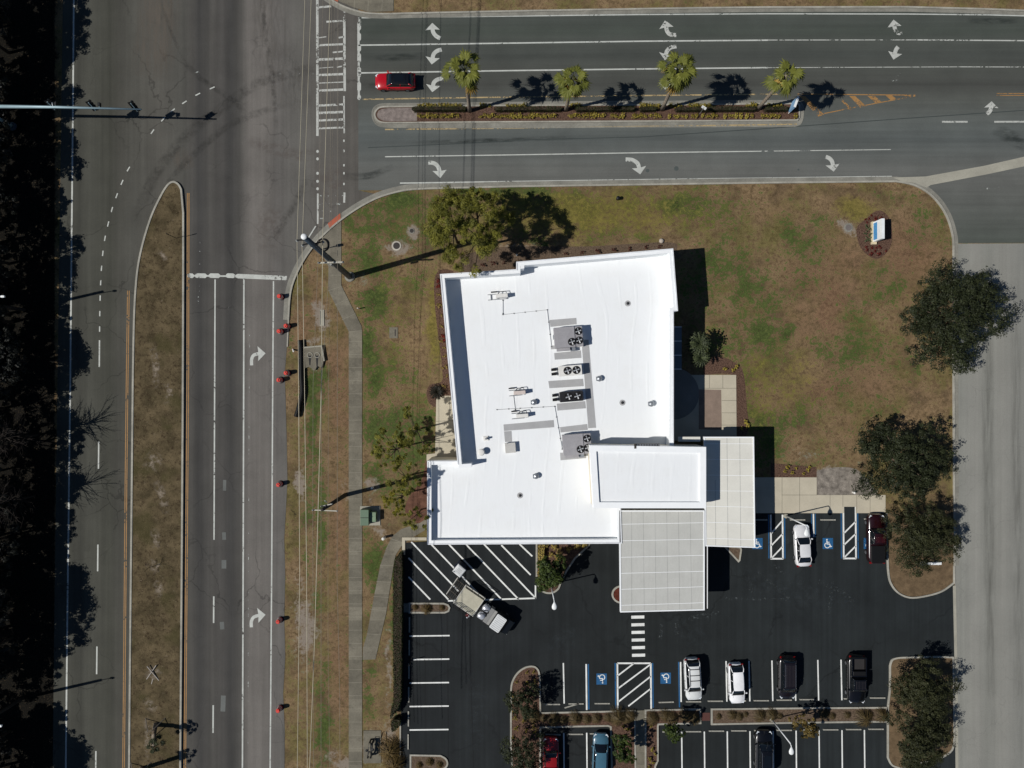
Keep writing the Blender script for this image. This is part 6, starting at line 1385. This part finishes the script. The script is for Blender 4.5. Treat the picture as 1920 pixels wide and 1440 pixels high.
# ---- street lamps
def side_lamp(label, px, py, hpole, lx, ly, lz):
    b = W(px, py); t = thing('street_lamp', label, 'street lamp', b, 0, 'road lamps by the wood')
    MB().tube([(0, 0, 0), (0, 0, hpole)], [.22, .16], 10).build('pole', wood_pole, t, True, world=False)
    q = W(lx, ly, lz) - b; arm = MB().tube([(0, 0, lz - .8), tuple(q * .5 + Vector((0, 0, lz * .5 - .1))), tuple(q)], [.06, .05, .04], 8).build('arm', galv, t, True, world=False)
    MB().rbox((q.x + .12, q.y, q.z), (.45, .24, .16), .1).build('lamp_head', lamp_white, t, world=False)
side_lamp('road lamp on a tall pole at the wood edge, level with the stop bar', 45, 581, 10.2, 3, 556, 8.0)
side_lamp('road lamp on a tall pole at the wood edge, near the bottom', 42, 1309, 10.2, -2, 1361, 8.0)
def lot_lamp(label, px, py, rz, src=None):
    if src: return dup(src, W(px, py), rz, label)
    t = thing('street_lamp', label, 'street lamp', W(px, py), rz, 'white lamps of the parking lot')
    MB().tube([(0, 0, 0), (0, 0, 5.6)], [.085, .06], 10).build('pole', lamp_white, t, True, world=False)
    MB().lathe((0, 0, 0), [(.27, 0), (.27, .22), (.12, .26)], 14).build('base', M['concrete'], t, world=False)
    MB().tube([(0, 0, 5.5), (.02, -.15, 5.72), (.05, -.35, 5.75)], .05, 8).build('arm', lamp_white, t, True, world=False)
    pts = [(.10, 0), (.13, .12), (.24, .3), (.29, .5), (.25, .72), (.10, .84)]
    hm = MB(); rings = []
    for r_, y in pts: rings.append([(.05 + r_ * math.cos(k * PI / 6), -.33 - y, 5.74 + .45 * r_ * math.sin(k * PI / 6)) for k in range(12)])
    hm.loft(rings[::-1]); hm.build('lamp_head', lamp_white, t, True, world=False); return t
l0 = lot_lamp('white lamp on a slim pole beside the white sedan in the accessible stall', 1472.5, 967, 0)
lot_lamp('white lamp on a slim pole standing in the long planted strip', 1446, 1347.5, 0, l0)
lot_lamp('white lamp leaning out of the tree bed by the hatched paving', 1033, 1095, 0, l0)

# ---- traffic drums
drum_red = simple('faded_drum_red', (196, 52, 42), .5, .3, 0, .1); drum_white = simple('drum_white_band', (206, 200, 192), .5)
t = thing('traffic_drum', 'x', 'traffic drum', W(528, 557), 0, 'red traffic drums along the shoulder')
MB().lathe((0, 0, 0), [(.42, 0), (.42, .06), (.30, .09)], 16).build('base', trim_m, t, 30, world=False)
b = MB().lathe((0, 0, .08), [(.29, 0), (.28, .2), (.27, .45), (.255, .7), (.245, .85), (.20, .90)], 18).build('body', drum_red, t, 30, world=False)
for z0 in (.22, .52): MB().lathe((0, 0, .08 + z0), [(.292 - z0 * .04, 0), (.286 - z0 * .04, .14)], 18).build('reflective_band', drum_white, b, 30, world=False)
MB().wall([(-.16, 0), (.16, 0)], .05, .96, 1.06).build('handle', simple('drum_handle', (218, 90, 76), .5), t, world=False)
DR = [(528,557,'red traffic drum nearest the stop bar, alone on the shoulder edge'),(527.5,622,'red traffic drum on the shoulder, left of the upper pair'),(540.5,612,'red traffic drum on the grass, right of the upper pair'),(527,712.5,'red traffic drum on the shoulder, left of the pair beside the black pipe'),(540.5,699.5,'red traffic drum on the grass, right of the pair beside the black pipe'),(526.5,907,'red traffic drum standing alone beside the worn sandy verge'),(526,1161,'red traffic drum beside the lower painted turn arrow'),(526,1326,'red traffic drum nearest the bottom of the picture')]
for i, (x, y, lab) in enumerate(DR):
    o = t if i == 0 else dup(t, W(x, y), .5 * i)
    o['label'] = lab

# ---- signs
t = thing('monument_sign', 'white and blue monument sign on a cream base in an oval plant bed', 'sign', W(1636, 437))
MB().box((.05, -.05, .17), (.55, 2.7, .34)).build('base', simple('cream_sign_base', (196, 182, 150), .8), t, world=False)
pn_ = MB().box((.08, .05, 1.25), (.34, 2.35, 1.85)).build('panel', simple('white_sign_face', (222, 226, 226), .5), t, world=False)
MB().box((-.095, .05, .80), (.012, 2.0, .80)).build('blue_field', simple('sign_blue', (74, 138, 186), .5), pn_, world=False)
mb = MB(); mb.box((-.094, .3, 1.62), (.008, 1.2, .05)); mb.build('thin_rule', simple('sign_grey_rule', (160, 178, 186), .5), pn_, world=False)
t = thing('street_sign', 'blue faced sign board on white posts at the end of the planted median', 'sign', W(1474, 207))
MB().box((.35, .15, 1.35), (.22, 1.25, 1.5), -.35).build('panel', simple('pale_blue_sign_face', (128, 164, 196), .45), t, world=False)
MB().box((.35, .15, 2.12), (.26, 1.29, .06), -.35).build('frame', lamp_white, t, world=False)
for y in (-.4, .7): MB().cyl((.35 + y * .3, y, 0), .05, .7, 8).build('post', lamp_white, t, world=False)
t = thing('street_sign', 'small white road sign on a thin post among the median shrubs', 'sign', W(1310, 216), -.6)
MB().cyl((0, 0, 0), .03, 2.3, 8).build('post', galv, t, world=False); MB().box((0, .03, 2.15), (.6, .03, .6), 0, 0).build('panel', lamp_white, t, world=False)
t = thing('street_sign', 'thin road sign post on the grass median, level with the corner', 'sign', W(332, 447))
MB().cyl((0, 0, 0), .035, 2.5, 8).build('post', wood_pole, t, world=False); MB().box((0, .04, 2.3), (.1, .03, .5)).build('panel', wood_pole, t, world=False)
def marker(label, px, py, h, r, mat, group='short marker posts on the lawn', tilt=None):
    t = thing('marker_post', label, 'marker post', W(px, py), 0, group)
    MB().tube([(0, 0, 0), ((tilt or 0), -(tilt or 0), h)], r, 10).build('post', mat, t, world=False); MB().lathe(((tilt or 0), -(tilt or 0), h), [(r * 1.15, 0), (r * 1.1, .05), (r * .4, .1)], 10).build('cap', mat, t, world=False)
pale = simple('pale_marker_plastic', (216, 214, 206), .5)
marker('short white marker post on the lawn right of the bent sidewalk', 673, 579, .7, .06, pale)
marker('stout white post beside the curved path', 721, 1007, .95, .16, pale)
marker('white post standing at the end of the timber pole shadow', 699, 914, .55, .14, pale)
marker('pale pink post beside the broken concrete culvert edge', 549, 655, .5, .09, pale, tilt=.25)
marker('small white post by the building bed under the pine shadow', 969, 479, .4, .10, pale)
marker('low white post in the gravel patch', 1599, 923, .45, .12, pale)
marker('dark box like marker on the north lawn', 1158, 373, .5, .2, trim_m)
t = thing('bench', 'white slatted bench tucked behind the lower island tree', 'bench', W(1741, 1055), .02)
MB().box((0, 0, .45), (2.5, .30, .06)).build('seat', lamp_white, t, world=False)
for x in (-.9, .9): MB().box((x, 0, .21), (.1, .38, .42)).build('leg', lamp_white, t, world=False)
# ---- utilities
t = thing('transformer_box', 'green utility cabinet with a lower front section by the sidewalk', 'utility cabinet', W(688, 966))
gb = simple('cabinet_green', (92, 112, 92), .5, .3, 0, .08); MB().rbox((-.02, -.05, .70), (.98, 1.85, 1.2), .04).build('cabinet', gb, t, world=False); MB().rbox((.88, -.05, .50), (.74, 1.15, .8), .04).build('terminal_box', simple('cabinet_pale_green', (112, 132, 106), .5), t, world=False)
MB().box((.4, -.05, .05), (2.4, 2.3, .10)).build('pad', M['concrete'], t, world=False); MB().box((1.26, -.05, .55), (.02, .5, .3)).build('handle', trim_m, t, world=False)
MB().box((0, -.05, 1.315), (1.0, .05, .03)).build('lid_seam', trim_m, t, world=False)
t = thing('pipe_headwall', 'sloped concrete headwall with two pipe mouths, their shade painted black, in the grass verge', 'culvert', W(590, 670))
hw_ = MB(); L_ = lambda pts, z: [(W2(x, y)[0] - W2(590, 670)[0], W2(x, y)[1] - W2(590, 670)[1]) for x, y in pts]
hw_.prism(L_([(571,652),(604,649),(608,676),(604,690),(596,686),(592,694),(580,688),(574,690)], 0), 0, .28); hw_.build('slab', M['walk'], t, world=False)
MB().wall(L_([(571,652),(604,649),(609,677)], 0), .16, 0, .36).build('rim', M['concrete'], t, world=False)
for x0, y0, l in ((582.5, 667, 18), (596, 667, 22)):
    MB().flat(L_([(x0 - 3, y0), (x0 + 3, y0), (x0 + 1.8, y0 + 6), (x0 + .8, y0 + l), (x0 - 1.2, y0 + l), (x0 - 2.2, y0 + 6)], 0), .29).build('pipe_shadow', fan_black, t, world=False)  # flat black patch on the slab paints the shade of each pipe mouth
    c = L_([(x0, y0 - 1)], 0)[0]; MB().lathe((c[0], c[1], .24), [(.34, 0), (.34, .10), (.27, .10), (.25, .02)], 16).build('pipe_collar', M['concrete'], t, world=False)
pts = [(564,638),(566,660),(566.5,700),(568,735),(563,760),(557,781)]
dpipe = MB().tube([(*W2(x, y), .26) for x, y in catmull(pts, 6)], .30, 12).build('drainage_pipe', simple('black_plastic_pipe', (8, 9, 10), .6, .2), None, True); tag(dpipe, 'long black drainage pipe lying along the grass verge', 'pipe')
mb = MB()
cp_ = catmull(pts, 14)
for i in range(2, len(cp_) - 1, 2): mb.tube([(*W2(*cp_[i]), .26), (*W2(*cp_[i + 1]), .26)], .325, 12, False)
mb.build('corrugation', _mats['black_plastic_pipe'], dpipe)
def manhole(label, px, py, r, mat, ring):
    t = thing('manhole', label, 'manhole cover', W(px, py), 0, 'manholes and lids in the lawn')
    MB().lathe((0, 0, 0), [(r * 1.45, 0), (r * 1.42, .05), (r * 1.0, .055)], 24).build('frame_ring', ring, t, world=False); MB().lathe((0, 0, .05), [(r, 0), (r, .02), (r * .8, .026)], 24).build('lid', mat, t, world=False)
iron = simple('dark_cast_iron', (58, 54, 52), .7, .3, .2)
manhole('round manhole with a pale concrete ring on the north west lawn', 743.5, 461, .40, iron, simple('pale_ring_concrete', (170, 164, 152), .9))
manhole('small dark manhole in a sandy patch near the pines', 772, 433, .24, iron, M['gutter'])
manhole('grey manhole left of the oval sign bed', 1590.5, 427, .36, simple('grey_lid', (104, 98, 94), .8), M['gutter'])
t = thing('meter_box', 'flat concrete meter box lid in the west lawn', 'meter box', W(738, 624)); MB().box((0, 0, .03), (1.0, 1.3, .06)).build('lid', M['walk'], t, world=False); MB().box((.2, 0, .065), (.12, .8, .02)).build('slot', iron, t, world=False)
t = thing('meter_box', 'long pale concrete lid in the verge left of the sidewalk', 'meter box', W(604, 596)); MB().box((0, 0, .04), (.5, 1.9, .08)).build('lid', M['concrete'], t, world=False); MB().box((-.2, 0, .09), (.03, 1.7, .03)).build('slot', iron, t, world=False)
t = thing('cable_coil', 'black cable coil lying by the tall pole at the corner', 'cable coil', W(605, 460))
for k, r in enumerate((.72, .64, .68)): MB().tube([(r * math.cos(a), r * 1.1 * math.sin(a), .08 + .07 * k) for a in [i * PI / 14 for i in range(-8, 15)]], .05, 6).build('loop', trim_m, t, world=False)
MB().lathe((-.1, -.05, 0), [(.62, 0), (.6, .06), (.3, .065)], 20).build('lid', M['walk'], t, world=False)
t = thing('backflow_preventer', 'black pipe backflow assembly standing on a concrete pad', 'backflow valve', W(698, 1400))
MB().box((0, 0, .03), (2.1, 3.9, .06)).build('pad', M['walk'], t, world=False)
for x in (-.28, .05): MB().tube([(x - .15, -.95, .06), (x - .1, -.9, .75), (x, -.5, .85), (x + .08, .55, .85), (x + .12, .85, .75), (x + .14, .9, .06)], .11, 8).build('pipe', trim_m, t, True, world=False)
for y in (-.6, .0, .45): MB().tube([(-.12, y, .85), (-.05, y + .42, .85)], .17, 10).build('valve_body', M['walk'], t, True, world=False)
MB().tube([(.35, .9, .06), (.35, .9, .8), (.55, 1.6, .8), (.98, 1.65, .8), (.98, -.3, .8), (.5, -.55, .8), (.3, -.55, .3)], .045, 6).build('guard_pipe', trim_m, t, world=False)
for x, y in ((-.45, .1), (.3, .2)): MB().lathe((x, y, 1.0), [(.16, 0), (.17, .03), (.05, .05)], 12).build('hand_wheel', trim_m, t, world=False)
t = thing('rock', 'pale boulder in the mulch at the north east building corner', 'rock', W(1240, 452)); mb = MB(); mb.lathe((0, 0, 0), [(.24, 0), (.32, .12), (.2, .26), (.05, .3)], 7); mb.build('boulder', simple('pale_rock', (170, 160, 148), .9), t, True, world=False)
# ---- wheel stops
stop_m = simple('wheel_stop_concrete', (150, 148, 138), .9, .2, 0, .15, 1, 6)
def stop_src(label, group):
    t = thing('wheel_stop', label, 'wheel stop', (0, 0, 0), 0, group)
    MB().prism([(-.90, -.075), (.90, -.075), (.90, .075), (-.90, .075)], .0, .12).build('block', stop_m, t, world=False)
    for x in (-.6, .6): MB().cyl((x, 0, .12), .03, .012, 8).build('anchor_pin', iron, t, world=False)
    return t
def stops(label, group, pts, rz=0.0):
    t = stop_src(label, group)
    for i, q in enumerate(pts):
        o = t if i == 0 else dup(t, (0, 0, 0)); o.location = W(q[0], q[1], .018); o.rotation_euler = (0, 0, rz if len(q) < 3 else q[2])
stops('concrete wheel stop set upright along the left stalls of the lot', 'wheel stops of the left stalls', [(768,1171),(767.5,1214),(767,1258),(766.5,1302),(766,1347),(765.5,1390)], PI / 2)
stops('concrete wheel stop at the foot of the middle row of stalls', 'wheel stops of the middle row', [(1036,1320),(1129,1318.5),(1249,1316,.03),(1341,1314),(1427,1313),(1513,1311),(1645,1308),(1300,1315),(1384,1313.5),(1470,1312),(1596,1309.5)])
stops('concrete wheel stop knocked askew in front of the planted strip', 'displaced wheel stops', [(1072,1322.5,.30)])
stops('old concrete wheel stop lying behind the askew one', 'half hidden wheel stops', [(1080,1319)])
stops('concrete wheel stop at the head of the bottom row of stalls', 'wheel stops of the bottom row', [(1256,1371.5),(1300,1371),(1343,1370),(1385,1369.5),(1428,1369),(1470,1368.5),(1514,1368),(1557,1367.5),(1600,1367),(1642,1366.5),(1079,1376),(1037,1377),(1120,1375)])
stops('concrete wheel stop at the accessible stalls by the tan walk', 'wheel stops of the accessible stalls', [(1495,974.5),(1552,974.5),(1424,974.5),(1634,973)])

t = thing('sign_post', 'short black post sign at the left stalls, casting a thin shadow on a stall line', 'sign post', W(771, 1237))
MB().cyl((0, 0, 0), .05, 1.6, 8).build('post', trim_m, t, world=False); MB().lathe((0, 0, 0), [(.26, 0), (.24, .08), (.1, .12)], 14).build('base', trim_m, t, world=False); MB().box((0, 0, 1.5), (.36, .03, .32), .5).build('panel', trim_m, t, world=False)
